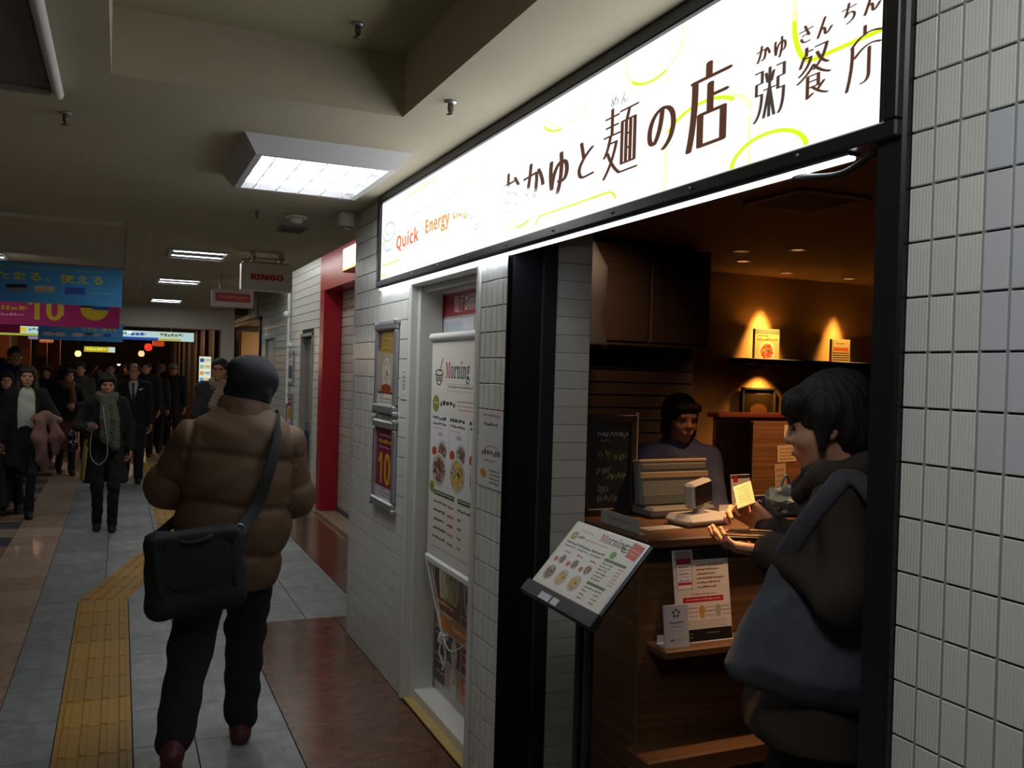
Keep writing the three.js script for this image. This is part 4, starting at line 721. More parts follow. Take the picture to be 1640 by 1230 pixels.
{ // shelf, books, pictures
  const sh = thing('wall_shelf', 'long black floating shelf on the orange rear wall', 'shelf');
  mesh('board', box(4.72, 1.835, ZB + 0.22, 7.6, 1.885, ZB + 0.001, 0.004), M.blackMatte, sh);
  for (let k = 0; k < 4; k++) piece('bracket', box(4.9 + k * 0.85, 1.80, ZB + 0.18, 4.93 + k * 0.85, 1.835, ZB + 0.001), M.blackMatte, sh);
  const book = (x, w, h, art, label) => { const t = thing('display_book', label, 'book', [x, 1.886, ZB + 0.10], rad(-4)); mesh('pages', box(-w / 2 + 0.004, 0.003, -0.028, w / 2 - 0.003, h - 0.004, -0.004), mat(0xd9c7a0, 0.8), t); mesh('cover', [box(-w / 2, 0, -0.004, w / 2, h, 0, 0.001), box(-w / 2, 0, -0.032, w / 2, h, -0.028, 0.001), box(-w / 2, 0, -0.03, -w / 2 + 0.003, h, -0.002)], mat(0x6b5230, 0.6), t); mesh('cover_print', moved(panelFace(w - 0.004, h - 0.004), 0, h / 2, 0.0008), art, t); };
  book(5.04, 0.25, 0.255, print(128, 128, (g, w, h) => { g.fillStyle = '#b7b48a'; g.fillRect(0, 0, w, h); g.fillStyle = '#6f7f6a'; g.fillRect(0, 0, w, 22); blurb(g, 10, 26, 60, 9, '#4a4030', 1); blurb(g, 10, 40, 108, 14, '#c8642a', 2); dish(g, 64, 98, 40, 'red', 3); }), 'larger spotlit book with a dish on its cover on the black shelf');
  book(5.86, 0.20, 0.20, print(96, 96, (g, w, h) => { g.fillStyle = '#c9b48a'; g.fillRect(0, 0, w, h); g.fillStyle = '#c2622e'; g.fillRect(8, 34, 80, 16); for (let k = 0; k < 4; k++) { g.fillStyle = '#54402e'; g.fillRect(4, 56 + k * 10, 88, 5); } blurb(g, 20, 14, 50, 8, '#7a5a3a', 2); }), 'smaller spotlit book with a striped lower cover on the black shelf');
  book(6.62, 0.22, 0.22, print(64, 64, (g, w, h) => { g.fillStyle = '#4a3826'; g.fillRect(0, 0, w, h); }), 'dark book on the black shelf partly behind the black entrance post');
  const pic = (x, w, y, h, label) => { const t = thing('picture_frame', label, 'picture', [x, y, ZB + 0.02]); mesh('frame', [box(-w / 2, 0, 0, w / 2, 0.02, 0.03, 0.003), box(-w / 2, h - 0.02, 0, w / 2, h, 0.03, 0.003), box(-w / 2, 0, 0, -w / 2 + 0.02, h, 0.03, 0.003), box(w / 2 - 0.02, 0, 0, w / 2, h, 0.03, 0.003)], M.blackMatte, t); mesh('print', moved(panelFace(w - 0.03, h - 0.03), 0, h / 2, 0.012), print(96, 64, (g, W, H) => { g.fillStyle = '#1d1713'; g.fillRect(0, 0, W, H); blurb(g, 40, 8, 46, 6, '#5a4a3a', 2); g.fillStyle = '#4a3020'; g.beginPath(); g.ellipse(50, 54, 26, 16, 0, 0, 7); g.fill(); }, { rough: 0.2 }), t); mesh('backing', box(-w / 2 + 0.01, 0.01, 0, w / 2 - 0.01, h - 0.01, 0.01), M.blackMatte, t); };
  pic(5.02, 0.36, 1.40, 0.24, 'dark framed picture low on the rear wall above the wooden divider'); pic(6.5, 0.3, 1.38, 0.3, 'dark framed picture on the rear wall at the black post');
  spot(0xffc060, 40 * L_SPOT, [5.04, SC - 0.03, ZB + 0.13], [5.04, 1.2, ZB + 0.11], 0.43, 0.85); spot(0xffc060, 28 * L_SPOT, [5.86, SC - 0.03, ZB + 0.12], [5.86, 1.2, ZB + 0.10], 0.37, 0.85); spot(0xffc060, 28 * L_SPOT, [6.62, SC - 0.03, ZB + 0.12], [6.62, 1.2, ZB + 0.10], 0.37, 0.85);
  spot(0xffb858, 3 * L_SPOT, [5.04, 1.80, ZB + 0.14], [5.04, 1.2, ZB + 0.02], 0.9, 0.8); 
}
{ // low divider with papers
  const t = thing('divider', 'low dark wooden divider with a rounded top behind the counter', 'divider');
  mesh('panel', box(3.75, 0, -5.0, 7.2, 1.44, -5.08, 0.004), M.wood, t); mesh('cap', box(3.72, 1.44, -4.97, 7.2, 1.475, -5.11, 0.008), mat(0x5a2418, 0.4), t);
  const pp = (x, y, w, h, c, label, tilt = 0) => { const p = thing('pinned_card', label, 'card', [x, y, -4.996], 0); const m = mesh('card', box(-w / 2, -h / 2, 0, w / 2, h / 2, 0.003), mat(c, 0.8), p); m.rotation.z = tilt; const q = mesh('print', moved(panelFace(w * 0.94, h * 0.94), 0, 0, 0.0036), print(64, 48, (g, W, H) => { g.fillStyle = '#' + new THREE.Color(c).getHexString(); g.fillRect(0, 0, W, H); for (let k = 0; k < 4; k++) blurb(g, 8, 8 + k * 10, 46, 5, '#6a5a48', k + Math.round(x * 10)); }), p); q.rotation.z = tilt; };
  pp(4.36, 1.345, 0.12, 0.09, 0xb8a184, 'small blank card pinned at the top of the wooden divider', -0.05); pp(4.33, 1.19, 0.17, 0.12, 0xa58e72, 'wider printed card pinned below the small blank card', 0.04); pp(4.28, 1.02, 0.10, 0.20, 0x9c866a, 'tall worn paper slip pinned low on the divider', 0.08); pp(4.62, 1.28, 0.2, 0.24, 0x6b5340, 'large dim paper pinned beside the customer hair on the divider', 0.02); pp(5.45, 1.30, 0.2, 0.2, 0x8a7258, 'paper pinned on the divider near the black post', 0);
  const mb = thing('menu_folder', 'tall brown menu folder leaning upright behind the clerk', 'menu folder', [3.36, 0.9, -4.35], rad(-32)); mesh('cover', [box(-0.10, 0, -0.012, 0.10, 0.56, 0, 0.004), box(-0.10, 0, 0.018, 0.10, 0.56, 0.03, 0.004)], mat(0x5e3020, 0.5), mb); mesh('pages', box(-0.09, 0.01, 0, 0.115, 0.555, 0.018), mat(0xb08c62, 0.8), mb);
  const ct = thing('back_counter', 'dark rear work counter behind the clerk', 'counter'); mesh('worktop', box(3.2, 0.86, -4.1, 4.6, 0.90, -4.6, 0.005), M.wood, ct); mesh('body', box(3.24, 0, -4.14, 4.56, 0.86, -4.56), M.woodDark, ct);
  // packs hanging on the divider, dark shelf things
}
{ // counter
  const t = thing('counter', 'brown wood grain service counter with a projecting top and ledge', 'counter');
  mesh('body', box(1.735, 0.10, -2.755, 4.4, 1.085, -3.25, 0.003), M.wood, t); mesh('top', box(1.735, 1.085, -2.715, 4.45, 1.12, -3.33, 0.006), M.wood, t);
  mesh('ledge', box(1.775, 0.705, -2.635, 4.4, 0.738, -2.76, 0.006), M.wood, t); mesh('kick', box(1.735, 0, -2.77, 4.4, 0.10, -3.25), M.blackMatte, t); mesh('foot_ledge', box(1.69, 0.30, -2.60, 4.4, 0.372, -2.76, 0.006), M.wood, t);
  mesh('shelf_shadow_gap', box(1.76, 1.03, -2.750, 4.4, 1.085, -2.757), M.blackMatte, t);
}
const easelUp = (name, label, cat, x, y, z, w, h, tilt, turn, art, depth = 0.08, col = 0xe4e2de) => {
  const t = thing(name, label, cat, [x, y, z], turn); const b = mesh('board', moved(box(-w / 2, 0, -0.004, w / 2, h, 0, 0.001), 0, 0.002, 0, 0, -tilt), mat(col, 0.5), t); mesh('print', moved(moved(panelFace(w - 0.004, h - 0.004), 0, h / 2, 0.0008), 0, 0.002, 0, 0, -tilt), art, t); mesh('foot', [box(-w / 2, 0, -depth - h * Math.sin(tilt) * 0.4, w / 2, 0.003, 0.002), box(-w / 2 + 0.005, 0.0, -depth - 0.003 - h * Math.sin(tilt) * 0.4, w / 2 - 0.005, Math.min(0.03, h * 0.3), -depth - h * Math.sin(tilt) * 0.4)], mat(col, 0.5), t); return t;
};
{
  const c = thing('chalkboard', 'black chalkboard menu in a wooden frame standing at the counter end', 'chalkboard', [1.88, 1.12, -3.245], rad(2));
  const w = 0.25, h = 0.42; mesh('frame', [box(-w / 2, 0, -0.02, w / 2, 0.03, 0.012, 0.004), box(-w / 2, h - 0.03, -0.02, w / 2, h, 0.012, 0.004), box(-w / 2, 0, -0.02, -w / 2 + 0.025, h, 0.012, 0.004), box(w / 2 - 0.025, 0, -0.02, w / 2, h, 0.012, 0.004)], mat(0x30221a, 0.5), c);
  mesh('slate', moved(panelFace(w - 0.04, h - 0.05), 0, h / 2, 0.002), print(256, 400, (g, W, H) => {
    g.fillStyle = '#17191b'; g.fillRect(0, 0, W, H); const sq = (x, y, ww, hh, col, sd) => { g.strokeStyle = col; g.lineWidth = 2.4; for (let k = 0; k < ww / 13; k++) { g.beginPath(); for (let j = 0; j < 5; j++) { const px = x + k * 13 + 11 * hash(k, j, sd), py = y + hh * hash(k, j, sd + 50); j ? g.lineTo(px, py) : g.moveTo(px, py); } g.stroke(); } };
    sq(50, 50, 170, 26, '#aeb4b8', 1); sq(60, 84, 60, 14, '#848a8e', 2); sq(60, 130, 70, 44, '#7c8a52', 3); sq(150, 150, 70, 30, '#7c8a52', 4); sq(50, 210, 90, 34, '#9aa07a', 5); sq(110, 236, 110, 34, '#8f9c58', 6); sq(60, 290, 60, 40, '#8a8f94', 7); sq(60, 330, 110, 40, '#9aa0a4', 8);
  }, { rough: 0.75 }), c); mesh('backing', box(-w / 2 + 0.01, 0.01, -0.018, w / 2 - 0.01, h - 0.01, -0.002), M.blackMatte, c); mesh('side_post', cyl([w / 2 + 0.008, 0, -0.004], [w / 2 + 0.008, h + 0.01, -0.004], 0.007), mat(0x8a7f74, 0.4), c);
  const pl = thing('counter_placard', 'small pale placard on the left end of the counter behind the menu stand', 'placard', [1.752, 1.12, -2.93], rad(-90));
  mesh('board', box(-0.15, 0, -0.004, 0.13, 0.058, 0, 0.001), mat(0xaba79f, 0.6), pl); mesh('print', moved(panelFace(0.27, 0.05), -0.01, 0.029, 0.0008), print(200, 40, (g, W, H) => { g.fillStyle = '#aaa69e'; g.fillRect(0, 0, W, H); blurb(g, 30, 12, 140, 10, '#7c7870', 2); }), pl); mesh('foot', box(-0.15, 0, -0.03, 0.13, 0.004, 0), mat(0xaba79f, 0.6), pl);
  // register: screen back and slab body
  const r = thing('cash_register', 'pale grey cash register terminal seen from behind on the counter', 'register', [2.165, 1.12, -3.20], rad(4)); const pg = mat(0x6c726e, 0.55), be = mat(0x8e7d67, 0.6);
  mesh('screen_back', moved(box(-0.18, 0.0, -0.025, 0.18, 0.19, 0.03, 0.012), 0, 0.04, 0, 0, rad(-8)), pg, r); mesh('trim_band', moved(box(-0.18, 0.115, 0.029, 0.18, 0.14, 0.034, 0.002), 0, 0.04, 0, 0, rad(-8)), be, r); mesh('top_trim', moved(box(-0.18, 0.18, -0.022, 0.18, 0.195, 0.032, 0.004), 0, 0.04, 0, 0, rad(-8)), be, r); mesh('vent_panel', moved(box(-0.17, 0.15, 0.029, 0.17, 0.175, 0.033, 0.002), 0, 0.04, 0, 0, rad(-8)), mat(0x5c625e, 0.6), r); mesh('lower_panel', moved(box(-0.17, 0.005, 0.029, 0.17, 0.05, 0.033, 0.003), 0, 0.04, 0, 0, rad(-8)), mat(0x5a605c, 0.6), r);
  mesh('base', box(-0.17, 0, -0.08, 0.17, 0.045, 0.09, 0.012), pg, r);
  const d = thing('customer_display', 'small white customer display tilted on a white base in front of the register', 'display', [2.13, 1.12, -2.96], rad(10)); const wm = mat(0xa9a69e, 0.5);
  mesh('base', box(-0.125, 0, -0.075, 0.125, 0.045, 0.075, 0.02), wm, d); mesh('neck', cyl([0, 0.04, 0], [0, 0.09, 0], 0.022), wm, d);
  const hd = moved(box(-0.07, 0, -0.025, 0.07, 0.10, 0.025, 0.01), 0.0, 0.075, 0.0, rad(12), 0, rad(8)); mesh('head', hd, wm, d); mesh('screen', moved(box(-0.06, 0.01, 0.0255, 0.06, 0.09, 0.0275, 0.001), 0.0, 0.075, 0.0, rad(12), 0, rad(8)), mat(0x2a2226, 0.15), d);
  const pa = thing('paper_slip', 'white paper slip lying on the counter top before the display', 'paper', [1.925, 1.12, -2.915], 0.1); mesh('sheet', box(-0.085, 0.0, -0.035, 0.085, 0.0015, 0.035), mat(0xb7b4ac, 0.7), pa); mesh('print', (() => { const g = panelFace(0.16, 0.065); g.rotateX(-Math.PI / 2); g.translate(0, 0.002, 0); return g; })(), print(96, 40, (g, W, H) => { g.fillStyle = '#b5b2aa'; g.fillRect(0, 0, W, H); blurb(g, 12, 12, 70, 6, '#8a867e', 1); blurb(g, 12, 24, 60, 6, '#8a867e', 2); }), pa);
}
easelUp('leaflet_stand', 'upright red and white leaflet stand beside the customer display', 'leaflet', 2.475, 1.12, -3.12, 0.115, 0.17, 0.12, rad(8), print(128, 180, (g, w, h) => { g.fillStyle = '#d9d0cc'; g.fillRect(0, 0, w, h); g.fillStyle = '#33262a'; g.fillRect(0, 0, w, 16); g.fillStyle = '#b01f30'; g.fillRect(12, 4, 30, 30); for (let k = 0; k < 7; k++) { blurb(g, 14, 46 + k * 13, 40, 6, '#b05060', k); blurb(g, 62, 40 + k * 13, 54, 6, '#6a5a5a', k + 9); } g.fillStyle = '#b01f30'; g.fillRect(16, 138, 100, 12); }));
easelUp('card_stand', 'small blue and white card stand in front of the red leaflet stand', 'card', 2.50, 1.12, -3.04, 0.085, 0.09, 0.15, rad(6), print(96, 96, (g, w, h) => { g.fillStyle = '#23284e'; g.fillRect(0, 0, w, h); g.strokeStyle = '#a9a8c0'; g.lineWidth = 7; g.beginPath(); g.ellipse(52, 40, 26, 18, 0, 0.6, 5.6); g.stroke(); g.fillStyle = '#a02a44'; g.fillRect(0, 72, w, 14); }));
easelUp('leaflet_board', 'large printed leaflet board with a red strip leaning on the counter ledge', 'leaflet', 1.985, 0.738, -2.69, 0.245, 0.335, 0.16, rad(0), print(256, 380, (g, w, h) => {
  g.fillStyle = '#c9bfb4'; g.fillRect(0, 0, w, h); g.fillStyle = '#2a211d'; g.fillRect(90, 0, 166, 44); g.fillStyle = '#8d857e'; g.fillRect(8, 6, 78, 40); g.fillStyle = '#a02438'; g.fillRect(14, 36, 66, 24);
  g.strokeStyle = '#8a8684'; g.lineWidth = 3; g.strokeRect(12, 34, 70, 130); g.fillStyle = '#d6d2d0'; g.fillRect(15, 60, 64, 100); for (let k = 0; k < 5; k++) blurb(g, 22, 68 + k * 14, 50, 8, k % 2 ? '#7a8a96' : '#555', k); g.fillStyle = '#b03056'; g.fillRect(16, 134, 64, 12);
  for (let k = 0; k < 6; k++) blurb(g, 104, 64 + k * 18, 130 - 20 * (k % 3), 10, k % 2 ? '#4a3a3a' : '#6a2a34', k + 11);
  blurb(g, 70, 184, 120, 8, '#8a5a5a', 3); g.fillStyle = '#a51f2c'; g.fillRect(34, 198, 190, 22); blurb(g, 50, 205, 160, 9, '#d9a0a4', 4);
  [['#8a8682', 40], ['#b08a3c', 120], ['#9a958f', 196]].forEach(([c, x], i) => { g.fillStyle = c; g.beginPath(); g.ellipse(x, 254, 16, 20, 0, 0, 7); g.fill(); g.fillRect(x - 10, 270, 20, 16); blurb(g, x + 18, 240, 40, 7, '#7a6a62', i); blurb(g, x + 18, 256, 40, 8, '#a05060', i + 4); blurb(g, x + 18, 274, 40, 6, '#7a6a62', i + 7); });
  for (let k = 0; k < 4; k++) blurb(g, 20, 296 + k * 8, 216, 4, '#7a7068', k + 21);
  g.fillStyle = '#171315'; g.fillRect(0, 330, w, 50); blurb(g, 14, 346, 60, 6, '#8a8480', 1); blurb(g, 14, 360, 56, 6, '#8a8480', 2); blurb(g, 130, 346, 70, 6, '#8a8480', 3); 
}));
easelUp('table_card', 'small white folded card on the ledge left of the leaflet board', 'card', 1.845, 0.738, -2.665, 0.105, 0.148, 0.14, rad(0), print(128, 180, (g, w, h) => { g.fillStyle = '#a9aab2'; g.fillRect(0, 0, w, h); g.fillStyle = '#4a4c5c'; for (let k = 0; k < 5; k++) { g.beginPath(); g.ellipse(64 + 16 * Math.cos(k * 1.257 - 1.57), 36 + 14 * Math.sin(k * 1.257 - 1.57), 8, 6, k, 0, 7); g.fill(); } blurb(g, 26, 72, 78, 12, '#4a4e66', 2); blurb(g, 34, 92, 60, 8, '#6a6c7c', 3); blurb(g, 24, 112, 84, 5, '#83858f', 4); blurb(g, 28, 148, 26, 12, '#4c4e5a', 5); blurb(g, 68, 148, 16, 12, '#7c7e88', 6); blurb(g, 94, 148, 14, 12, '#7c7e88', 7); }), 0.05, 0xb4b5bc);
{ // plastic bag of goods on the counter
  const t = thing('plastic_bag', 'crumpled bluish plastic bag on the counter behind the customer hands', 'bag', [2.70, 1.12, -3.08]);
  const g = new THREE.IcosahedronGeometry(0.095, 4), P = g.attributes.position; for (let i = 0; i < P.count; i++) { const v = V(P.getX(i), P.getY(i), P.getZ(i)), n = 1 + 0.16 * Math.sin(v.x * 50 + v.y * 31) * Math.sin(v.z * 44 + v.x * 17) + 0.08 * Math.sin(v.y * 90); v.multiplyScalar(n); P.setXYZ(i, v.x * 1.5, Math.max(0, (v.y + 0.075) * 0.75), v.z); } g.computeVertexNormals();
  mesh('pouch', uvBox(g), mat(0x435e72, 0.35), t); mesh('handles', [tube([[-0.06, 0.11, 0], [-0.04, 0.17, 0.01], [0.0, 0.12, 0]], 0.006), tube([[0.02, 0.12, 0.01], [0.06, 0.16, 0.02], [0.09, 0.1, 0]], 0.006)], mat(0x5d7686, 0.35), t);
}
{ // menu stand in the entrance
  const t = thing('menu_stand', 'black floor stand holding a tilted laminated Morning menu at the shop entrance', 'menu stand', [1.285, 0, -2.335]);
  const tilt = Math.atan2(0.165, 0.185), L = 0.252, W2 = 0.213;                 // board rises towards +x
  const put = (g) => { g.rotateZ(0); return g; };
  const basis = new THREE.Matrix4().makeBasis(V(0, 0, 1), V(0.165 / L, 0.187 / L, 0).normalize(), V(-0.187 / L, 0.165 / L, 0).normalize()); basis.setPosition(-0.085, 1.04, 0);
  const on = (g) => { g = g.clone(); g.applyMatrix4(basis); return g; };
  mesh('tray', on(box(-W2 - 0.008, -0.012, -0.016, W2 + 0.008, L + 0.004, -0.002, 0.004)), M.black, t);
  mesh('lip', on(box(-W2 - 0.014, -0.035, -0.018, W2 + 0.014, 0.012, 0.010, 0.004)), mat(0x2a2024, 0.4), t);
  piece('clip_label', on(box(-0.10, -0.028, 0.0102, -0.03, -0.006, 0.0112)), mat(0xc9d0da, 0.4), t); piece('clip_label', on(box(-0.02, -0.028, 0.0102, 0.02, -0.006, 0.0112)), mat(0xc9d0da, 0.4), t);
  mesh('menu_sheet', on(box(-W2, 0.004, -0.002, W2, L, 0.001)), mat(0xdfe4ea, 0.25), t);
  mesh('menu_print', on(moved(panelFace(W2 * 2 - 0.012, L - 0.014), 0, L / 2 + 0.004, 0.0018)), print(680, 480, (g, w, h) => {
    g.fillStyle = '#e7e3d8'; g.fillRect(0, 0, w, h); blurb(g, 90, 40, 130, 22, '#b9bf9a', 3);
    g.save(); g.translate(290, 72); g.font = 'bold 70px serif'; g.scale(0.86, 1); g.fillStyle = '#c02033'; g.fillText('M', 0, 0); const mw = g.measureText('M').width; g.fillStyle = '#3a302c'; g.fillText('orning', mw, 0); g.restore();
    g.strokeStyle = '#4a3a30'; g.lineWidth = 6; g.beginPath(); g.arc(548, 54, 34, 0.1, 3.0); g.stroke(); g.beginPath(); g.ellipse(548, 52, 34, 12, 0, 0, 7); g.stroke(); g.beginPath(); g.moveTo(566, 48); g.lineTo(588, 8); g.stroke();
    g.save(); g.translate(628, 60); g.rotate(0.12); g.fillStyle = '#d04a38'; g.fillRect(-46, -46, 92, 100); blurb(g, -34, -10, 68, 14, '#efb0a4', 4); blurb(g, -30, 16, 60, 12, '#efb0a4', 6); g.restore();
    g.fillStyle = '#8f9b3a'; g.beginPath(); g.arc(62, 96, 30, 0, 7); g.fill(); blurb(g, 46, 90, 32, 12, '#eef0cf', 3); blurb(g, 104, 80, 60, 30, '#3c3836', 4); blurb(g, 180, 92, 230, 12, '#b0907c', 5); g.fillStyle = '#6a9a3a'; g.beginPath(); g.arc(488, 128, 26, 0, 7); g.fill();
    for (let k = 0; k < 3; k++) { const x = 30 + k * 134; blurb(g, x, 140, 124, 22, '#3a3634', 7 + k); blurb(g, x + 6, 168, 110, 14, '#5a5654', 12 + k); g.fillStyle = '#ece9e2'; g.fillRect(x, 190, 124, 260); blurb(g, x + 50, 204, 64, 20, '#c23a44', 16 + k); g.fillStyle = '#c8502a'; g.beginPath(); g.arc(x + 26, 284, 18, 0, 7); g.fill(); dish(g, x + 84, 272, 34, 'meat', k + 2); dish(g, x + 58, 382, 54, ['meat', 'egg', 'egg'][k], k + 7); }
    g.fillStyle = '#47703a'; g.fillRect(446, 160, 200, 18); g.fillRect(446, 330, 170, 18);
    for (let k = 0; k < 6; k++) { blurb(g, 450, 190 + k * 22, 100 - 8 * (k % 3), 13, '#4a4644', k + 31); blurb(g, 600, 190 + k * 22, 46, 13, '#c86a70', k + 41); } for (let k = 0; k < 4; k++) { blurb(g, 450, 360 + k * 26, k ? 40 : 120, 14, '#4a4644', k + 51); blurb(g, 560, 360 + k * 26, 50, 14, '#6a6664', k + 61); }
  }, { rough: 0.5 }), t);
  piece('pole', cyl([0, 0.02, -0.03], [0.0, 1.10, -0.03], 0.014), M.black, t); piece('pole', cyl([0, 0.02, 0.03], [0.0, 1.10, 0.03], 0.014), M.black, t);
  mesh('base', box(-0.14, 0.002, -0.17, 0.14, 0.02, 0.17, 0.006), M.black, t);
}
// warm light over the counter and room
spot(0xffb468, 22 * L_SPOT, [1.66, SC - 0.03, -2.0], [1.468, 1.26, -1.925], 0.085, 0.6, 2);
spot(0xffc896, 8 * L_SPOT, [2.45, SC - 0.03, -2.4], [2.2, 0.5, -2.8], 0.30, 0.8, 2);
spot(0xffc896, 2.4 * L_SPOT, [2.5, SC - 0.03, -4.3], [2.7, 1.6, -5.2], 0.9, 0.9, 2);
spot(0xffbe80, 10 * L_SPOT, [4.21, SC - 0.03, -3.8], [4.3, 1.1, -4.9], 0.62, 0.9, 2);
spot(0xffbe80, 6.5 * L_SPOT, [2.5, SC - 0.03, -3.0], [2.4, 0.8, -3.1], 0.5, 0.9, 2);
spot(0xffbe80, 16 * L_SPOT, [6.2, SC - 0.03, -3.2], [6.2, 0, -3.2], 1.0, 0.9, 2);

// ---------------------------------------------------------------- figures: smooth distance fields meshed with surface nets
class Field {
  constructor(k = 0.03) { this.k = k; this.p = []; this.m = []; this.post = null; this.lo = [9, 9, 9]; this.hi = [-9, -9, -9]; }
  grow(c, r) { for (let i = 0; i < 3; i++) { this.lo[i] = Math.min(this.lo[i], c[i] - r); this.hi[i] = Math.max(this.hi[i], c[i] + r); } }
  cap(a, b, ra, rb = ra, q = 1) { this.p.push([0, a, b, ra, rb, q]); this.grow(a, Math.max(ra, rb) * 1.05); this.grow(b, Math.max(ra, rb) * 1.05); return this; }   // q > 1 flattens front to back
  ell(c, r) { this.p.push([1, c, r]); this.grow(c, Math.max(...r)); return this; }
  chain(pts, rs, q = 1) { for (let i = 0; i + 1 < pts.length; i++) this.cap(pts[i], pts[i + 1], rs[i], rs[i + 1], q); return this; }
  sub(c, r, k = 0.01) { this.m.push([c, r, k]); return this; }
  d(x, y, z) {
    let d = 9; const k = this.k;
    for (const e of this.p) {
      let v;
      if (e[0] === 0) {
        const a = e[1], b = e[2], q = e[5], bx = b[0] - a[0], by = b[1] - a[1], bz = (b[2] - a[2]) * q, px = x - a[0], py = y - a[1], pz = (z - a[2]) * q;
        let t = (px * bx + py * by + pz * bz) / (bx * bx + by * by + bz * bz + 1e-9); t = t < 0 ? 0 : t > 1 ? 1 : t;
        const dx = px - bx * t, dy = py - by * t, dz = pz - bz * t; v = Math.sqrt(dx * dx + dy * dy + dz * dz) - (e[3] + (e[4] - e[3]) * t); if (q > 1) v /= 1 + (q - 1) * 0.5;
      } else {
        const c = e[1], r = e[2], dx = (x - c[0]) / r[0], dy = (y - c[1]) / r[1], dz = (z - c[2]) / r[2], l = Math.sqrt(dx * dx + dy * dy + dz * dz);
        v = (l - 1) * Math.min(r[0], r[1], r[2]);
      }
      if (v > d + k) continue; if (d > v + k) { d = v; continue; }
      const h = Math.max(k - Math.abs(d - v), 0) / k; d = Math.min(d, v) - h * h * k * 0.25;
    }
    for (const [c, r, kk] of this.m) {
      const dx = (x - c[0]) / r[0], dy = (y - c[1]) / r[1], dz = (z - c[2]) / r[2], v = -(Math.sqrt(dx * dx + dy * dy + dz * dz) - 1) * Math.min(r[0], r[1], r[2]);
      const h = Math.max(kk - Math.abs(d - v), 0) / kk; d = Math.max(d, v) + h * h * kk * 0.25;
    }
    return this.post ? this.post(d, x, y, z) : d;
  }
  geo(cell) {
    const lo = this.lo.map((v) => v - 2.5 * cell), n = this.hi.map((v, i) => Math.ceil((v + 2.5 * cell - lo[i]) / cell) + 1), [nx, ny, nz] = n;
    const F = new Float32Array(nx * ny * nz); let o = 0;
    for (let k = 0; k < nz; k++) for (let j = 0; j < ny; j++) for (let i = 0; i < nx; i++) F[o++] = this.d(lo[0] + i * cell, lo[1] + j * cell, lo[2] + k * cell);
    const at = (i, j, k) => i + nx * (j + ny * k), idx = new Int32Array(F.length).fill(-1), P = [], I = [];
    const cs = [[0, 0, 0], [1, 0, 0], [0, 1, 0], [1, 1, 0], [0, 0, 1], [1, 0, 1], [0, 1, 1], [1, 1, 1]], es = [[0, 1], [2, 3], [4, 5], [6, 7], [0, 2], [1, 3], [4, 6], [5, 7], [0, 4], [1, 5], [2, 6], [3, 7]];
    for (let k = 0; k < nz - 1; k++) for (let j = 0; j < ny - 1; j++) for (let i = 0; i < nx - 1; i++) {
      const v = cs.map((c) => F[at(i + c[0], j + c[1], k + c[2])]); let neg = 0; for (const q of v) if (q < 0) neg++;
      if (!neg || neg === 8) continue;
      let sx = 0, sy = 0, sz = 0, c = 0;
      for (const [a, b] of es) if ((v[a] < 0) !== (v[b] < 0)) { const t = v[a] / (v[a] - v[b]), A = cs[a], B = cs[b]; sx += A[0] + (B[0] - A[0]) * t; sy += A[1] + (B[1] - A[1]) * t; sz += A[2] + (B[2] - A[2]) * t; c++; }
      idx[at(i, j, k)] = P.length / 3; P.push(lo[0] + (i + sx / c) * cell, lo[1] + (j + sy / c) * cell, lo[2] + (k + sz / c) * cell);
    }
    const quad = (a, b, c, d, f) => { if (a < 0 || b < 0 || c < 0 || d < 0) return; f ? I.push(a, b, c, a, c, d) : I.push(a, c, b, a, d, c); };
    for (let k = 1; k < nz - 1; k++) for (let j = 1; j < ny - 1; j++) for (let i = 1; i < nx - 1; i++) {
      const s = F[at(i, j, k)] < 0;
      if (s !== F[at(i + 1, j, k)] < 0) quad(idx[at(i, j - 1, k - 1)], idx[at(i, j, k - 1)], idx[at(i, j, k)], idx[at(i, j - 1, k)], s);
      if (s !== F[at(i, j + 1, k)] < 0) quad(idx[at(i - 1, j, k - 1)], idx[at(i - 1, j, k)], idx[at(i, j, k)], idx[at(i, j, k - 1)], s);
      if (s !== F[at(i, j, k + 1)] < 0) quad(idx[at(i - 1, j - 1, k)], idx[at(i, j - 1, k)], idx[at(i, j, k)], idx[at(i - 1, j, k)], s);
    }
    const g = new THREE.BufferGeometry(); g.setAttribute('position', new THREE.BufferAttribute(new Float32Array(P), 3)); g.setIndex(I); g.computeVertexNormals();
    const uv = new Float32Array(P.length / 3 * 2); for (let q = 0; q < P.length / 3; q++) { uv[2 * q] = P[3 * q] + P[3 * q + 2] * 0.8; uv[2 * q + 1] = P[3 * q + 1]; } g.setAttribute('uv', new THREE.BufferAttribute(uv, 2));
    return g;
  }
}
const wob = (x, y, z) => Math.sin(x * 23 + 3 * Math.sin(y * 9)) * Math.sin(y * 17 + z * 13) + 0.5 * Math.sin(y * 41 + x * 29 - z * 23);      // cloth folds
const sub3 = (a, b) => a.map((v, i) => v - b[i]), add3 = (a, b) => a.map((v, i) => v + b[i]), mul3 = (a, s) => a.map((v) => v * s), lerp3 = (a, b, t) => a.map((v, i) => v + (b[i] - v) * t);
const len3 = (a) => Math.hypot(...a), nrm3 = (a) => mul3(a, 1 / (len3(a) || 1)), crs3 = (a, b) => [a[1] * b[2] - a[2] * b[1], a[2] * b[0] - a[0] * b[2], a[0] * b[1] - a[1] * b[0]], dot3 = (a, b) => a[0] * b[0] + a[1] * b[1] + a[2] * b[2];
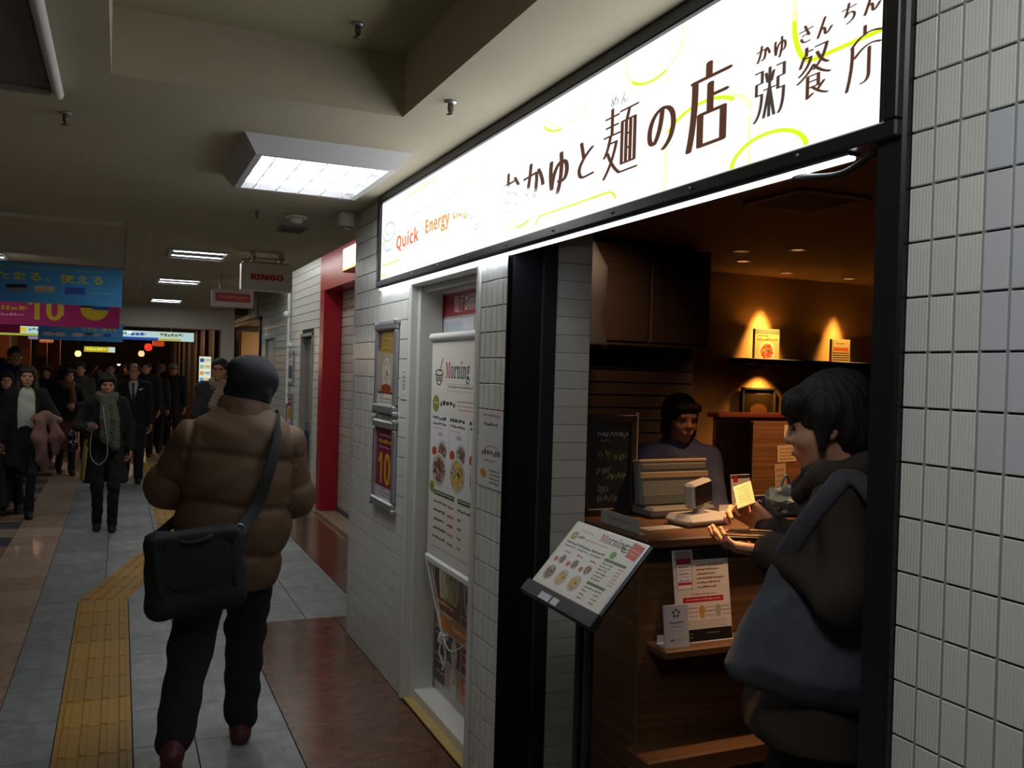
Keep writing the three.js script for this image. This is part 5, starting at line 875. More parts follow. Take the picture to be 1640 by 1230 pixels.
function ik(a, c, l1, l2, pole) {                 // middle joint between a and c, bent towards pole
  let d = sub3(c, a), L = Math.min(len3(d), (l1 + l2) * 0.999); d = nrm3(d); const x = (l1 * l1 - l2 * l2 + L * L) / (2 * L), h = Math.sqrt(Math.max(0, l1 * l1 - x * x));
  const p = nrm3(sub3(pole, mul3(d, dot3(pole, d)))); return [add3(a, add3(mul3(d, x), mul3(p, h))), add3(a, mul3(d, L))];
}
function handField(w, dir, palm, thumbSide, curl = 0.5, s = 1, spread = 0.12) {   // palm, four fingers and a thumb
  const f = new Field(0.007), d = nrm3(dir), n = nrm3(sub3(palm, mul3(d, dot3(palm, d)))), t = mul3(crs3(n, d), thumbSide), P = (a, b, c) => add3(w, add3(mul3(d, a * s), add3(mul3(t, b * s), mul3(n, c * s))));
  f.cap(P(-0.05, 0, 0), P(0.01, 0, 0), 0.024 * s, 0.023 * s);
  const K = [[0.088, 0.030], [0.093, 0.010], [0.088, -0.010], [0.078, -0.028]], Lf = [[0.042, 0.026, 0.020], [0.046, 0.030, 0.021], [0.042, 0.028, 0.020], [0.032, 0.021, 0.018]], R = [0.0092, 0.0095, 0.009, 0.0078];
  K.forEach(([a, b], i) => {
    f.cap(P(0.0, b * 0.62, 0), P(a, b, 0), 0.0145 * s, 0.0125 * s);
    let p = P(a, b, 0), ang = curl * 0.55 + 0.06 * i; const out = (1.5 - i) * spread;
    Lf[i].forEach((l, j) => { const c = Math.cos(ang), v = add3(mul3(d, c * Math.cos(out)), add3(mul3(n, Math.sin(ang)), mul3(t, c * Math.sin(out)))), q = add3(p, mul3(v, l * s)); f.cap(p, q, R[i] * s * (1 - 0.08 * j), R[i] * s * (0.95 - 0.1 * j)); p = q; ang += curl * (j ? 0.6 : 0.9); });
  });
  let p = P(0.022, 0.024, 0.004); [[0.040, 0.9, 0.35], [0.032, 0.5, 0.5], [0.026, 0.25, 0.6]].forEach(([l, o, c], j) => { const v = nrm3(add3(mul3(d, Math.cos(o)), add3(mul3(t, Math.sin(o)), mul3(n, c * (0.4 + curl * 0.6))))), q = add3(p, mul3(v, l * s)); f.cap(p, q, (0.0135 - 0.0015 * j) * s, (0.0118 - 0.0015 * j) * s); p = q; });
  return f;
}
const headCache = new Map();
function headGeo(cell, kind) {
  const key = 'h' + cell + kind; if (headCache.has(key)) return headCache.get(key);
  const f = new Field(0.022), m = kind === 'm' ? 1.05 : 1;
  f.ell([0, 0.03, -0.012], [0.073 * m, 0.084, 0.093]).ell([0, -0.03, 0.022], [0.060 * m, 0.088, 0.068]).ell([0, -0.072, 0.034], [0.043 * m, 0.04, 0.042]).cap([0, -0.05, -0.022], [0, -0.19, -0.035], 0.049 * m, 0.055 * m);
  f.cap([-0.034, 0.022, 0.078], [0.034, 0.022, 0.078], 0.012).ell([0.036, -0.032, 0.058], [0.026, 0.024, 0.024]).ell([-0.036, -0.032, 0.058], [0.026, 0.024, 0.024]).ell([0, -0.099, 0.064], [0.022, 0.017, 0.018]).cap([-0.016, -0.064, 0.086], [0.016, -0.064, 0.086], 0.0085);
  f.ell([0.075 * m, -0.008, -0.008], [0.010, 0.031, 0.019]).ell([-0.075 * m, -0.008, -0.008], [0.010, 0.031, 0.019]);
  f.sub([0.031, 0.001, 0.107], [0.017, 0.012, 0.020], 0.012).sub([-0.031, 0.001, 0.107], [0.017, 0.012, 0.020], 0.012);
  const nose = new Field(0.008); nose.cap([0, 0.010, 0.082], [0, -0.026, 0.101], 0.008, 0.0125).ell([0.011, -0.030, 0.090], [0.009, 0.008, 0.010]).ell([-0.011, -0.030, 0.090], [0.009, 0.008, 0.010]);
  f.post = (d, x, y, z) => { if (z > 0.05) { const v = nose.d(x, y, z), k = 0.012, h = Math.max(k - Math.abs(d - v), 0) / k; d = Math.min(d, v) - h * h * k * 0.25; } return d; };
  f.grow([0, 0, 0.115], 0.003); const g = f.geo(cell); headCache.set(key, g); return g;
}
function hairGeo(style, cell) {
  const key = style + cell; if (headCache.has(key)) return headCache.get(key);
  const f = new Field(0.02);
  if (style === 'hat') { f.ell([0, 0.035, -0.014], [0.108, 0.100, 0.120]).cap([0, -0.045, -0.02], [0, 0.03, -0.013], 0.092, 0.100).ell([0.03, 0.075, -0.02], [0.075, 0.05, 0.09]).cap([0.07, -0.03, -0.06], [-0.07, -0.03, -0.06], 0.03); f.post = (d, x, y, z) => Math.max(d + 0.003 * Math.sin(y * 46 + x * 16 + 2 * Math.sin(z * 20)) + 0.003 * wob(x, y, z), -(y + 0.075 + 0.10 * z)); }
  else if (style === 'cap') { f.ell([0, 0.045, -0.012], [0.086, 0.085, 0.104]); f.ell([0, 0.035, 0.10], [0.07, 0.012, 0.07]); f.post = (d, x, y) => Math.max(d, 0.022 - y); }
  else {
    f.ell([0, 0.036, -0.020], [0.089, 0.094, 0.106]); if (style === 'pixie') f.ell([0, 0.045, -0.04], [0.088, 0.095, 0.10]).ell([0, -0.02, -0.075], [0.074, 0.085, 0.055]);
    if (style === 'short' || style === 'bald') f.ell([0, -0.03, -0.06], [0.07, 0.06, 0.05]);
    if (style === 'bob') { f.cap([0.074, 0.02, -0.015], [0.072, -0.085, -0.005], 0.030, 0.022).cap([-0.074, 0.02, -0.015], [-0.072, -0.085, -0.005], 0.030, 0.022).ell([0, -0.05, -0.055], [0.08, 0.075, 0.058]).cap([-0.05, 0.065, 0.07], [0.05, 0.065, 0.07], 0.026); }
    if (style === 'pixie') { f.ell([0, -0.02, -0.058], [0.082, 0.085, 0.06]).cap([0.076, 0.03, 0.0], [0.074, -0.055, 0.020], 0.027, 0.012).cap([-0.076, 0.03, 0.0], [-0.074, -0.055, 0.020], 0.027, 0.012).cap([-0.055, 0.07, 0.065], [0.055, 0.07, 0.065], 0.033).cap([0.05, 0.05, 0.075], [0.055, 0.018, 0.086], 0.02, 0.006).cap([-0.04, 0.05, 0.08], [-0.05, 0.02, 0.088], 0.02, 0.006).cap([0, 0.05, 0.088], [0.012, 0.028, 0.098], 0.018, 0.006); }
    if (style === 'long') { for (const s of [1, -1]) f.chain([[0.074 * s, 0.03, -0.01], [0.084 * s, -0.10, 0.0], [0.098 * s, -0.22, 0.03], [0.085 * s, -0.34, 0.06]], [0.028, 0.032, 0.034, 0.014]); f.ell([0, -0.08, -0.06], [0.085, 0.15, 0.055]).cap([-0.05, 0.07, 0.06], [0.05, 0.07, 0.06], 0.024); }
    const lowBang = { bob: 0.045, pixie: 0.045, long: 0.05, short: 0.062, bald: 0.10 }[style];
    f.sub([0, lowBang - 0.115, 0.115], [style === 'short' || style === 'bald' ? 0.080 : 0.066, 0.112, style === 'short' ? 0.105 : 0.095], 0.008);
    if (style === 'bald') f.sub([0, 0.12, 0.07], [0.085, 0.07, 0.10], 0.01);
    const lowY = { short: -0.075, bald: -0.075, bob: -0.12, pixie: -0.115, long: -0.4 }[style];
    f.post = (d, x, y, z) => { const a = Math.atan2(x, z + 0.02); return Math.max(d + 0.0016 * Math.sin(a * 19 + 4 * Math.sin(y * 17 + a * 2)) + 0.0012 * Math.sin(a * 47 - y * 21 + 2 * Math.sin(y * 40)), lowY + 0.012 * Math.sin(a * 13) + 0.006 * Math.sin(a * 37) - y); };
  }
  const g = f.geo(cell); headCache.set(key, g); return g;
}
const skinM = [mat(0xb98466, 0.55), mat(0xc08d70, 0.55), mat(0xa8765a, 0.55)], hairM = mat(0x120e0b, 0.74, { bumpMap: T.hair, bumpScale: 0.004 }), hairBrown = mat(0x2e1c14, 0.5, { bumpMap: T.hair, bumpScale: 0.004 }), eyeM = mat(0x16100d, 0.25), lipM = mat(0x8e4a44, 0.5);
const cloth = (c, r = 0.9) => mat(c, r, { bumpMap: T.cloth, bumpScale: 0.0006 });
function person(o) {
  const t = new THREE.Group(); t.name = numbered('person'); t.position.set(o.at[0], o.y ?? 0, o.at[1]); t.rotation.order = 'YXZ'; t.rotation.set(o.pitch ?? 0, o.turn, o.lean ?? 0); t.scale.setScalar(o.h / 1.70);
  t.userData = { label: o.label, category: 'person' }; scene.add(t);
  const c = o.cell ?? 0.016, hc = o.headCell ?? 0.008, sk = skinM[o.skin ?? 0], female = o.sex === 'f', sw = female ? 0.155 : 0.178;
  // joints
  const hip = { L: [0.085, 0.91, 0], R: [-0.085, 0.91, 0] }, sh = { L: [sw, 1.39, -0.012], R: [-sw, 1.39, -0.012] };
  const foot = { L: o.footL ?? [0.09, 0.085, 0.0, 0], R: o.footR ?? [-0.09, 0.085, 0.0, 0] }, leg = {}, arm = {};
  for (const s of ['L', 'R']) { const [k, a] = ik(hip[s], foot[s].slice(0, 3), 0.43, 0.42, [0, 0, 1]); leg[s] = [hip[s], k, a]; const w = o['wrist' + s] ?? [(s === 'L' ? 1 : -1) * (sw + 0.06), 0.84, 0.05]; const al = o.armLen ?? 1, [e, ww] = ik(sh[s], w, 0.285 * al, 0.255 * al, o['pole' + s] ?? [(s === 'L' ? 1 : -1) * 0.6, -0.2, -1]); arm[s] = [sh[s], e, ww]; if (o['elbow' + s]) arm[s] = [sh[s], o['elbow' + s], w]; }
  const hp = o.headPos ?? [0, 1.590, 0.012];
  const hm = new THREE.Matrix4().makeRotationFromEuler(new THREE.Euler(o.headPitch ?? 0, o.headYaw ?? 0, o.headRoll ?? 0, 'YXZ')).setPosition(...hp), onHead = (g) => { const q = g.clone(); q.applyMatrix4(hm); return q; };
  // skin: torso, limbs, hands and head
  const bf = new Field(0.04); bf.cap([0, 0.95, 0], [0, 1.28, -0.005], 0.10, 0.115, 1.35).cap(sh.L, sh.R, 0.045).cap([0, 1.3, -0.01], add3(hp, [0, -0.12, -0.03]), 0.06, 0.046);
  for (const s of ['L', 'R']) { bf.chain(arm[s], [0.042, 0.036, 0.024]); bf.chain(leg[s], [0.078, 0.05, 0.034]); }
  const skin = [bf.geo(Math.max(c, 0.014)), onHead(headGeo(hc, female ? 'f' : 'm'))];
  for (const s of ['L', 'R']) { const sg = s === 'L' ? 1 : -1, dir = o['dir' + s] ?? nrm3(sub3(arm[s][2], arm[s][1])), palm = o['palm' + s] ?? [-sg, 0, 0.2]; skin.push(handField(arm[s][2], dir, palm, o['thumb' + s] ?? (s === 'L' ? -1 : 1) * 1, o['curl' + s] ?? 0.7, female ? 0.92 : 1, o.spread).geo(o.handCell ?? 0.006)); }
  const body = mesh('body', skin.map((g) => g.toNonIndexed()), sk, t);
  // face
  if (!o.noFace) {
    const E = (x, y, z, a, b, d2) => { const g = new THREE.SphereGeometry(1, 12, 8); g.scale(a, b, d2); g.translate(x, y, z); return onHead(g); };
    const ez = 0.0835; for (const s of [1, -1]) { piece('eye', E(0.031 * s, 0.002, ez, 0.0135, 0.0062, 0.007), eyeM, body); const b = new Field(0.004).cap([0.016 * s, 0.027, 0.0895], [0.045 * s, 0.029, 0.0795], 0.0042, 0.003); piece('eyebrow', onHead(b.geo(0.0025)), hairM, body); }
    const mg = new Field(0.004); mg.chain([[-0.024, -0.062, 0.084], [0, -0.0645 + (o.smile ? -0.004 : 0), 0.0945], [0.024, -0.062, 0.084]], [0.003, 0.006, 0.003]); mesh('mouth', onHead(mg.geo(0.0025)), lipM, body);
  }
  if (o.hair) mesh(o.hair === 'hat' ? 'beanie' : o.hair === 'cap' ? 'cap' : 'hair', onHead(hairGeo(o.hair, o.hairCell ?? hc)), o.hairMat ?? hairM, t);
  if (o.hair2) mesh('hair', onHead(hairGeo(o.hair2, hc)), hairM, t);
  const K = { t, body, leg, arm, sh, hip, hp, onHead, c };
  if (o.coat) coat(K, o.coat, o);
  if (o.trousers) { const f = new Field(0.03), w = o.trousers.wide ?? 1; f.cap([0, 0.98, 0], [0, 0.90, 0], 0.145, 0.14, 1.3); for (const s of ['L', 'R']) f.chain([leg[s][0], leg[s][1], lerp3(leg[s][2], leg[s][1], o.trousers.up ?? 0)], [0.098 * w, 0.074 * w, 0.062 * w]); f.post = (d, x, y, z) => Math.max(d + 0.005 * wob(x, y * 1.3, z), 0.05 - y); mesh('trousers', f.geo(c), o.trousers.mat, t); }
  if (o.skirt) { const f = new Field(0.03); f.chain([[0, 1.0, 0], [0, 0.8, 0], [0, o.skirt.hem, 0.01]], [0.125, 0.165, o.skirt.flare ?? 0.19], 1.2); f.post = (d, x, y, z) => Math.max(d + 0.007 * Math.sin(Math.atan2(x, z) * 9 + y * 4) * (1.1 - y), o.skirt.hem - y); mesh('skirt', f.geo(c), o.skirt.mat, t); }
  if (o.stockings) { const f = new Field(0.02); for (const s of ['L', 'R']) f.chain(leg[s], [0.082, 0.056, 0.040]); mesh('stockings', f.geo(c), o.stockings, t); }
  for (const s of ['L', 'R']) {                                  // shoes
    const A = leg[s][2], p = foot[s][3] ?? 0, f = new Field(0.02), rot = (v) => [v[0], v[1] * Math.cos(p) - v[2] * Math.sin(p), v[1] * Math.sin(p) + v[2] * Math.cos(p)], at = (v) => add3(A, rot(v));
    f.cap(at([0, 0.04, -0.015]), at([0, -0.02, -0.02]), o.bootTop ? 0.055 : 0.046, 0.044).cap(at([0, -0.045, -0.035]), at([0, -0.05, 0.08]), 0.042, 0.040).cap(at([0, -0.055, 0.09]), at([0, -0.062, 0.155]), 0.040, 0.028); if (o.bootTop) f.cap(at([0, 0, -0.01]), at([0, o.bootTop, -0.015]), 0.05, 0.056);
    f.post = (d, x, y, z) => { const q = sub3([x, y, z], A), yy = q[1] * Math.cos(-p) - q[2] * Math.sin(-p); return Math.max(d, -0.085 - yy); }; piece('shoe', f.geo(Math.min(c, 0.009)), o.shoes ?? M.blackMatte, t);
  }
  if (o.extra) o.extra(K);
  return K;
}
function coat(K, q, o) {
  const { t, arm, sh } = K, f = new Field(0.045), b = q.bulk ?? 0, hem = q.hem;
  f.chain([[0, 1.02, 0], [0, 1.18, 0.0], [0, 1.33, -0.01]], [0.150 + b, 0.158 + b, 0.15 + b * 0.7], 1.38).cap([0.05, 1.405, -0.015], add3(sh.L, [-0.01, -0.02, 0]), 0.062 + b * 0.4, 0.066 + b * 0.4).cap([-0.05, 1.405, -0.015], add3(sh.R, [0.01, -0.02, 0]), 0.062 + b * 0.4, 0.066 + b * 0.4);
  if (hem < 0.95) f.cap([0, 1.02, 0], [0, hem + 0.02, q.swing ?? 0], 0.148 + b, q.flare ?? 0.185, 1.22);
  for (const s of ['L', 'R']) f.chain([arm[s][0], arm[s][1], lerp3(arm[s][1], arm[s][2], 0.97)], [0.066 + b * 0.5, 0.058 + b * 0.5, 0.046 + b * 0.3]);
  if (q.collar !== false) f.cap([0.045, 1.44, -0.03], [-0.045, 1.44, -0.03], 0.055);
  const op = q.open;
  f.post = (d, x, y, z) => { d += (q.fold ?? 0.005) * wob(x, y, z); if (op && z > 0.02 && y < 1.5) { const w = op(y); if (w > 0) d = Math.max(d, w - Math.abs(x)); } d = Math.max(d, hem - y); return d; };
  mesh(q.name ?? 'coat', f.geo(K.c), q.mat, t);
  if (q.under) { const u = new Field(0.04); u.chain([[0, q.underLow ?? 0.93, 0], [0, 1.18, 0], [0, 1.33, -0.01]], [0.135, 0.143, 0.128], 1.35).cap([0, 1.36, -0.01], [0, 1.43, -0.01], 0.07, 0.055); u.post = (d, x, y, z) => Math.max(d + 0.004 * wob(x, y, z), (q.underLow ?? 0.93) - y); mesh(q.underName ?? 'shirt', u.geo(K.c), q.under, t); }
}
function scarf(K, m, tails, r = 0.042, y = 1.465) {
  const f = new Field(0.02), R = 0.075; for (let k = 0; k < 10; k++) { const a = k / 10 * 6.283, b = (k + 1) / 10 * 6.283, p = (q) => [Math.sin(q) * R, y + 0.012 * Math.sin(q * 3) - 0.018 * Math.cos(q), Math.cos(q) * R * 0.95 + 0.005]; f.cap(p(a), p(b), r); f.cap(add3(p(a), [0, -0.04, 0]), add3(p(b), [0, -0.035, 0]), r * 0.95); }
  for (const tl of tails) f.chain(tl, [0.042, 0.050, 0.054].slice(0, tl.length));
  f.post = (d, x, yy, z) => d + 0.003 * Math.sin(yy * 130 + x * 60) + 0.004 * wob(x * 1.5, yy, z); mesh('scarf', f.geo(0.010), m, K.t);
}
function toWorld(K, o, name, label, category) {       // a carried thing, standing in its carrier's frame but an object of its own
  const g = thing(name, label, category, [0, 0, 0]); g.position.copy(K.t.position); g.rotation.copy(K.t.rotation); g.scale.copy(K.t.scale); return g;
}
const ring = (f, pts, r) => { for (let i = 0; i + 1 < pts.length; i++) f.cap(pts[i], pts[i + 1], r); };

// ---- the man in the brown down jacket, seen from behind
{
  const brown = mat(0x5c4530, 0.66), seamTorso = [0.885, 1.09, 1.30];
  const K = person({ at: [0.425, -4.08], turn: Math.PI - 0.06, lean: 0.05, h: 1.72, sex: 'm', cell: 0.011, headCell: 0.005, hair: 'hat', hairMat: cloth(0x0e121c), hair2: null, headYaw: -0.35, headPitch: 0.08, headPos: [-0.035, 1.592, 0.035], skin: 1,
    label: 'person in a brown quilted down jacket and dark cap, seen from behind',
    footL: [0.19, 0.175, -0.36, 0.75], footR: [-0.10, 0.085, 0.10, 0], wristL: [0.10, 1.06, 0.25], wristR: [-0.10, 1.06, 0.25], poleL: [1, -0.25, -0.5], poleR: [-0.75, -0.35, -0.8], palmL: [-1, 0, -0.3], palmR: [1, 0, -0.3],
    trousers: { mat: cloth(0x12141a), wide: 1.18, up: 0.09 }, shoes: mat(0x521a20, 0.55),
    extra: (K) => {
      const j = new Field(0.05); j.chain([[0, 0.84, 0], [0, 1.0, 0], [0, 1.2, 0], [0, 1.33, -0.01]], [0.205, 0.225, 0.225, 0.195], 1.28).cap([0.07, 1.40, -0.015], [0.175, 1.335, -0.012], 0.080, 0.105).cap([-0.07, 1.40, -0.015], [-0.175, 1.335, -0.012], 0.080, 0.105);
      j.post = (d, x, y, z) => { let s = 0; for (const q of seamTorso) { const e = (y - q - 0.012 * Math.sin(x * 9)) / 0.017; s += Math.exp(-e * e); } d += 0.013 * s - 0.008 * Math.sin((y - 0.885) / 0.2075 * 3.1416) ** 2 + 0.004 * wob(x * 1.3, y * 1.2, z * 1.3); const e = (Math.abs(x) - 0.215 + (y - 1.3) * 0.1) / 0.012; if (y > 1.05) d += 0.010 * Math.exp(-e * e); return Math.max(d, 0.725 - y); };
      const jk = mesh('jacket', j.geo(0.010), brown, K.t);
      for (const s of ['L', 'R']) { const [a0, b, w] = K.arm[s], a = lerp3(add3(a0, [0, -0.02, 0]), b, 0.12), f = new Field(0.05), e = lerp3(b, w, 0.92); f.chain([a, b, e], [0.090, 0.094, 0.062]); const d1 = nrm3(sub3(b, a)), l1 = len3(sub3(b, a)), d2 = nrm3(sub3(e, b)); f.post = (d, x, y, z) => { const p = [x, y, z], t1 = dot3(sub3(p, a), d1), t2 = dot3(sub3(p, b), d2); let sm = 0; if (t1 < l1) for (const q of [0.17]) { const g = (t1 - q) / 0.016; sm += Math.exp(-g * g); } else for (const q of [0.10]) { const g = (t2 - q) / 0.016; sm += Math.exp(-g * g); } return d + 0.008 * sm + 0.004 * wob(x * 1.4, y, z * 1.3); }; piece('sleeve', f.geo(0.010), brown, jk); }
      const c = new Field(0.02), R = 0.070; for (let k = 0; k < 12; k++) { const p = (q) => [Math.sin(q) * R, 1.475 + 0.01 * Math.cos(q), Math.cos(q) * R * 0.95 - 0.005]; c.cap(p(k / 12 * 6.283), p((k + 1) / 12 * 6.283), 0.042); c.cap(add3(p(k / 12 * 6.283), [0, 0.04, 0.006]), add3(p((k + 1) / 12 * 6.283), [0, 0.04, 0.006]), 0.034); } c.post = (d, x, y, z) => d + 0.002 * wob(x * 2, y * 2, z * 2); mesh('collar', c.geo(0.009), brown, jk);
    } });
  // messenger bag
  const b = toWorld(K, null, 'messenger_bag', 'large black soft messenger bag hanging behind the man in the brown jacket', 'bag');
  const bm = mat(0x0f1114, 0.75, { bumpMap: T.cloth, bumpScale: 0.0006 }), m4 = new THREE.Matrix4().makeRotationFromEuler(new THREE.Euler(0.04, 0.12, -0.13, 'YXZ')).setPosition(0.155, 0.865, -0.33), on = (g) => { g = g.clone(); g.applyMatrix4(m4); return g; };
  const bf = new Field(0.03); bf.cap([-0.135, -0.115, 0], [0.135, -0.12, 0], 0.055, 0.055).cap([-0.135, 0.115, 0], [0.135, 0.115, 0], 0.045, 0.045).cap([-0.135, -0.115, 0], [-0.135, 0.115, 0], 0.052, 0.045).cap([0.135, -0.12, 0], [0.135, 0.115, 0], 0.052, 0.045).ell([0, -0.01, 0], [0.165, 0.15, 0.064]);
  bf.post = (d, x, y, z) => d + 0.004 * wob(x, y, z); mesh('pouch', on(bf.geo(0.009)), bm, b);
  const fl = new Field(0.012); fl.cap([-0.15, 0.135, -0.042], [0.15, 0.135, -0.042], 0.020).cap([-0.15, 0.13, -0.048], [-0.14, -0.07, -0.058], 0.008).cap([0.15, 0.13, -0.048], [0.14, -0.07, -0.058], 0.008).ell([0, 0.03, -0.054], [0.16, 0.115, 0.012]); mesh('flap', on(fl.geo(0.008)), bm, b);
  mesh('handle', on(tube([[-0.06, 0.14, -0.05], [-0.045, 0.13, -0.075], [0.03, 0.12, -0.08], [0.06, 0.13, -0.055]], 0.009, 20, 8)), bm, b);
  const P = (v) => V(...v).applyMatrix4(m4).toArray();
  const st = new THREE.CatmullRomCurve3([P([-0.175, 0.13, -0.01]), [-0.065, 1.10, -0.225], [-0.105, 1.25, -0.215], [-0.135, 1.39, -0.155], [-0.145, 1.474, -0.03], [-0.13, 1.44, 0.10], [-0.02, 1.25, 0.21], [0.16, 1.05, 0.20], [0.29, 0.95, 0.02], P([0.175, 0.13, 0])].map((v) => V(...v)));
  const sp = [], N = 60; for (let i = 0; i < N; i++) { const a = st.getPoint(i / N), c2 = st.getPoint((i + 1) / N), fr = (p, tg) => { const out = V(p.x, 0, p.z).normalize(); return tg.clone().cross(out).normalize().multiplyScalar(0.026); }, ta = st.getTangent(i / N), tb = st.getTangent((i + 1) / N), u = fr(a, ta), v = fr(c2, tb), o1 = V(a.x, 0.02, a.z).normalize().multiplyScalar(0.007), o2 = V(c2.x, 0.02, c2.z).normalize().multiplyScalar(0.007);
    const q = (A, B, C, D) => sp.push(...A.toArray(), ...B.toArray(), ...C.toArray(), ...A.toArray(), ...C.toArray(), ...D.toArray()); const a1 = a.clone().add(u), a2 = a.clone().sub(u), b1 = c2.clone().add(v), b2 = c2.clone().sub(v); q(a1.clone().add(o1), b1.clone().add(o2), b2.clone().add(o2), a2.clone().add(o1)); q(a1, a2, b2, b1); q(a1, b1, b1.clone().add(o2), a1.clone().add(o1)); q(a2, a2.clone().add(o1), b2.clone().add(o2), b2); }
  const sg = new THREE.BufferGeometry(); sg.setAttribute('position', new THREE.BufferAttribute(new Float32Array(sp), 3)); mesh('strap', uvBox(sg), mat(0x1a1e20, 0.7), b);
  const rg = new THREE.TorusGeometry(0.018, 0.004, 8, 16); mesh('buckle', moved(rg, ...P([-0.175, 0.14, -0.01])), M.steel, b);
}
// ---- the customer at the counter
{
  const wool = cloth(0x2f271f), hs = 1;
  const K = person({ at: [1.735, -1.80], turn: -2.32, h: 1.70, pitch: 0.0, sex: 'f', cell: 0.010, headCell: 0.0042, hairCell: 0.0042, hair: 'pixie', headPitch: 0.22, headYaw: 0.0, headPos: [0, 1.592, 0.035], skin: 1, handCell: 0.0035,
    label: 'person with short black hair in a dark hooded coat holding a ticket at the counter',
    elbowL: [0.262, 1.19, -0.035], wristL: [0.12, 1.262, 0.165], wristR: [-0.02, 1.300, 0.165], poleL: [0.45, -1, -0.15], poleR: [-0.5, -0.8, -0.4], dirL: [-0.12, 0.02, 1], palmL: [-0.35, 0.94, 0.0], thumbL: -1, curlL: 0.42, dirR: [0.10, 0.55, 0.8], palmR: [0.75, -0.1, 0.3], thumbR: 1, curlR: 1.05, spread: 0.10,
    coat: { mat: wool, hem: 0.79, flare: 0.25, swing: 0.02, bulk: 0.010, fold: 0.0085, collar: false }, skirt: { mat: cloth(0x141c1a), hem: 0.42, flare: 0.235 }, stockings: mat(0x16161a, 0.8),
    extra: (K) => {
      const f = new Field(0.03); f.chain([[-0.11, 1.46, 0.03], [-0.10, 1.475, -0.07], [0, 1.475, -0.115], [0.10, 1.475, -0.07], [0.11, 1.46, 0.03]], [0.035, 0.048, 0.055, 0.048, 0.035]).ell([0, 1.42, -0.135], [0.13, 0.085, 0.055]).chain([[0.11, 1.46, 0.03], [0.06, 1.41, 0.095]], [0.035, 0.025]).chain([[-0.11, 1.46, 0.03], [-0.06, 1.41, 0.095]], [0.035, 0.025]); f.post = (d, x, y, z) => d + 0.005 * wob(x, y, z); mesh('hood', f.geo(0.009), wool, K.t);
      for (let k = 0; k < 2; k++) { const g = new THREE.CapsuleGeometry(0.006, 0.024, 4, 10); g.rotateZ(1.57); piece('toggle', moved(g, 0.02, 1.36 - k * 0.1, 0.145 + 0.012 * k), mat(0x2a1c12, 0.35), K.t); }
      const s = new Field(0.02); for (let k = 0; k < 10; k++) { const p = (q) => [Math.sin(q) * 0.062, 1.452 + 0.01 * Math.cos(q), Math.cos(q) * 0.062 + 0.005]; s.cap(p(k / 10 * 6.283), p((k + 1) / 10 * 6.283), 0.024); } mesh('inner_collar', s.geo(0.008), cloth(0x1c1f26), K.t);
      // finger nails of the near hand are left to the hand shape itself
    } });
  const W = (v) => V(...v);
  // tote bag on the near shoulder
  const b = toWorld(K, null, 'tote_bag', 'large grey-blue cloth tote bag hanging from the customer shoulder', 'bag');
  const PG = [[0.15, 1.27], [0.175, 1.187], [0.222, 1.10], [0.262, 0.985], [0.245, 0.95], [0.183, 0.93], [0.077, 0.906], [-0.07, 0.906], [-0.125, 0.95], [-0.14, 1.06], [-0.135, 1.187], [-0.115, 1.32], [-0.085, 1.32], [-0.05, 1.225], [0.06, 1.195], [0.115, 1.27]];   // outline seen from the side: z, y
  const f = new Field(0.01); f.grow([0, 1.11, 0.06], 0.23); f.lo[0] = -0.09; f.hi[0] = 0.09;
  f.post = (d0, x, y, z) => {
    let m = 9, inside = false; for (let i = 0, j = PG.length - 1; i < PG.length; j = i++) { const [az, ay] = PG[i], [bz, by] = PG[j], ez = bz - az, ey = by - ay, wz = z - az, wy = y - ay, t = Math.max(0, Math.min(1, (wz * ez + wy * ey) / (ez * ez + ey * ey))); m = Math.min(m, Math.hypot(wz - ez * t, wy - ey * t)); if ((ay > y) !== (by > y) && z < (bz - az) * (y - ay) / (by - ay) + az) inside = !inside; }
    const sd = inside ? m : -m, r1 = Math.hypot(z - 0.14, 1.27 - y), t1 = Math.atan2(z - 0.14, 1.27 - y), t2 = Math.atan2(z + 0.10, 1.32 - y), pk = (v) => 1 - 2 * Math.abs(Math.sin(v)), droop = 0.55 + 0.45 * Math.min(1, Math.max(0, (1.2 - y) / 0.2));
    const T = 0.072 * droop * Math.sqrt(Math.max(0, Math.min(1, sd / 0.075))) + (0.006 * pk(t1 * 6) * Math.exp(-r1 * 3) + 0.006 * pk(t2 * 6 + 0.5) + 0.003 * pk(z * 10 + y * 13 + Math.sin(z * 21))) * Math.min(1, Math.max(0, sd / 0.05));
    return Math.max(Math.abs(x) - T, -sd) ;
  };
  const bg = f.geo(0.008); bg.translate(0.195, 0, 0); mesh('pouch', bg, cloth(0x4b515b), b);
  const sm = cloth(0x423f45), strap = (pts) => { const s = new Field(0.012), c = new THREE.CatmullRomCurve3(pts.map((p) => V(...p))); const n = 40; for (let i = 0; i < n; i++) { const a = c.getPoint(i / n).toArray(), e = c.getPoint((i + 1) / n).toArray(); s.cap(add3(a, [0, 0, -0.016]), add3(e, [0, 0, -0.016]), 0.008); s.cap(add3(a, [0, 0, 0]), add3(e, [0, 0, 0]), 0.009); s.cap(add3(a, [0, 0, 0.016]), add3(e, [0, 0, 0.016]), 0.008); } return s.geo(0.005); };
  piece('strap', strap([[0.19, 1.24, 0.135], [0.21, 1.34, 0.085], [0.205, 1.435, 0.02], [0.165, 1.476, -0.02], [0.215, 1.435, -0.075], [0.235, 1.37, -0.112], [0.19, 1.29, -0.10]]), sm, b);
  // card in the raised hand, wallet on the open hand
  const hand = K.arm.R[2], cd = toWorld(K, null, 'meal_ticket', 'pale orange-lit paper ticket held up by the customer', 'ticket'); const cg = (w, h, d) => new THREE.BoxGeometry(w, h, d).toNonIndexed();
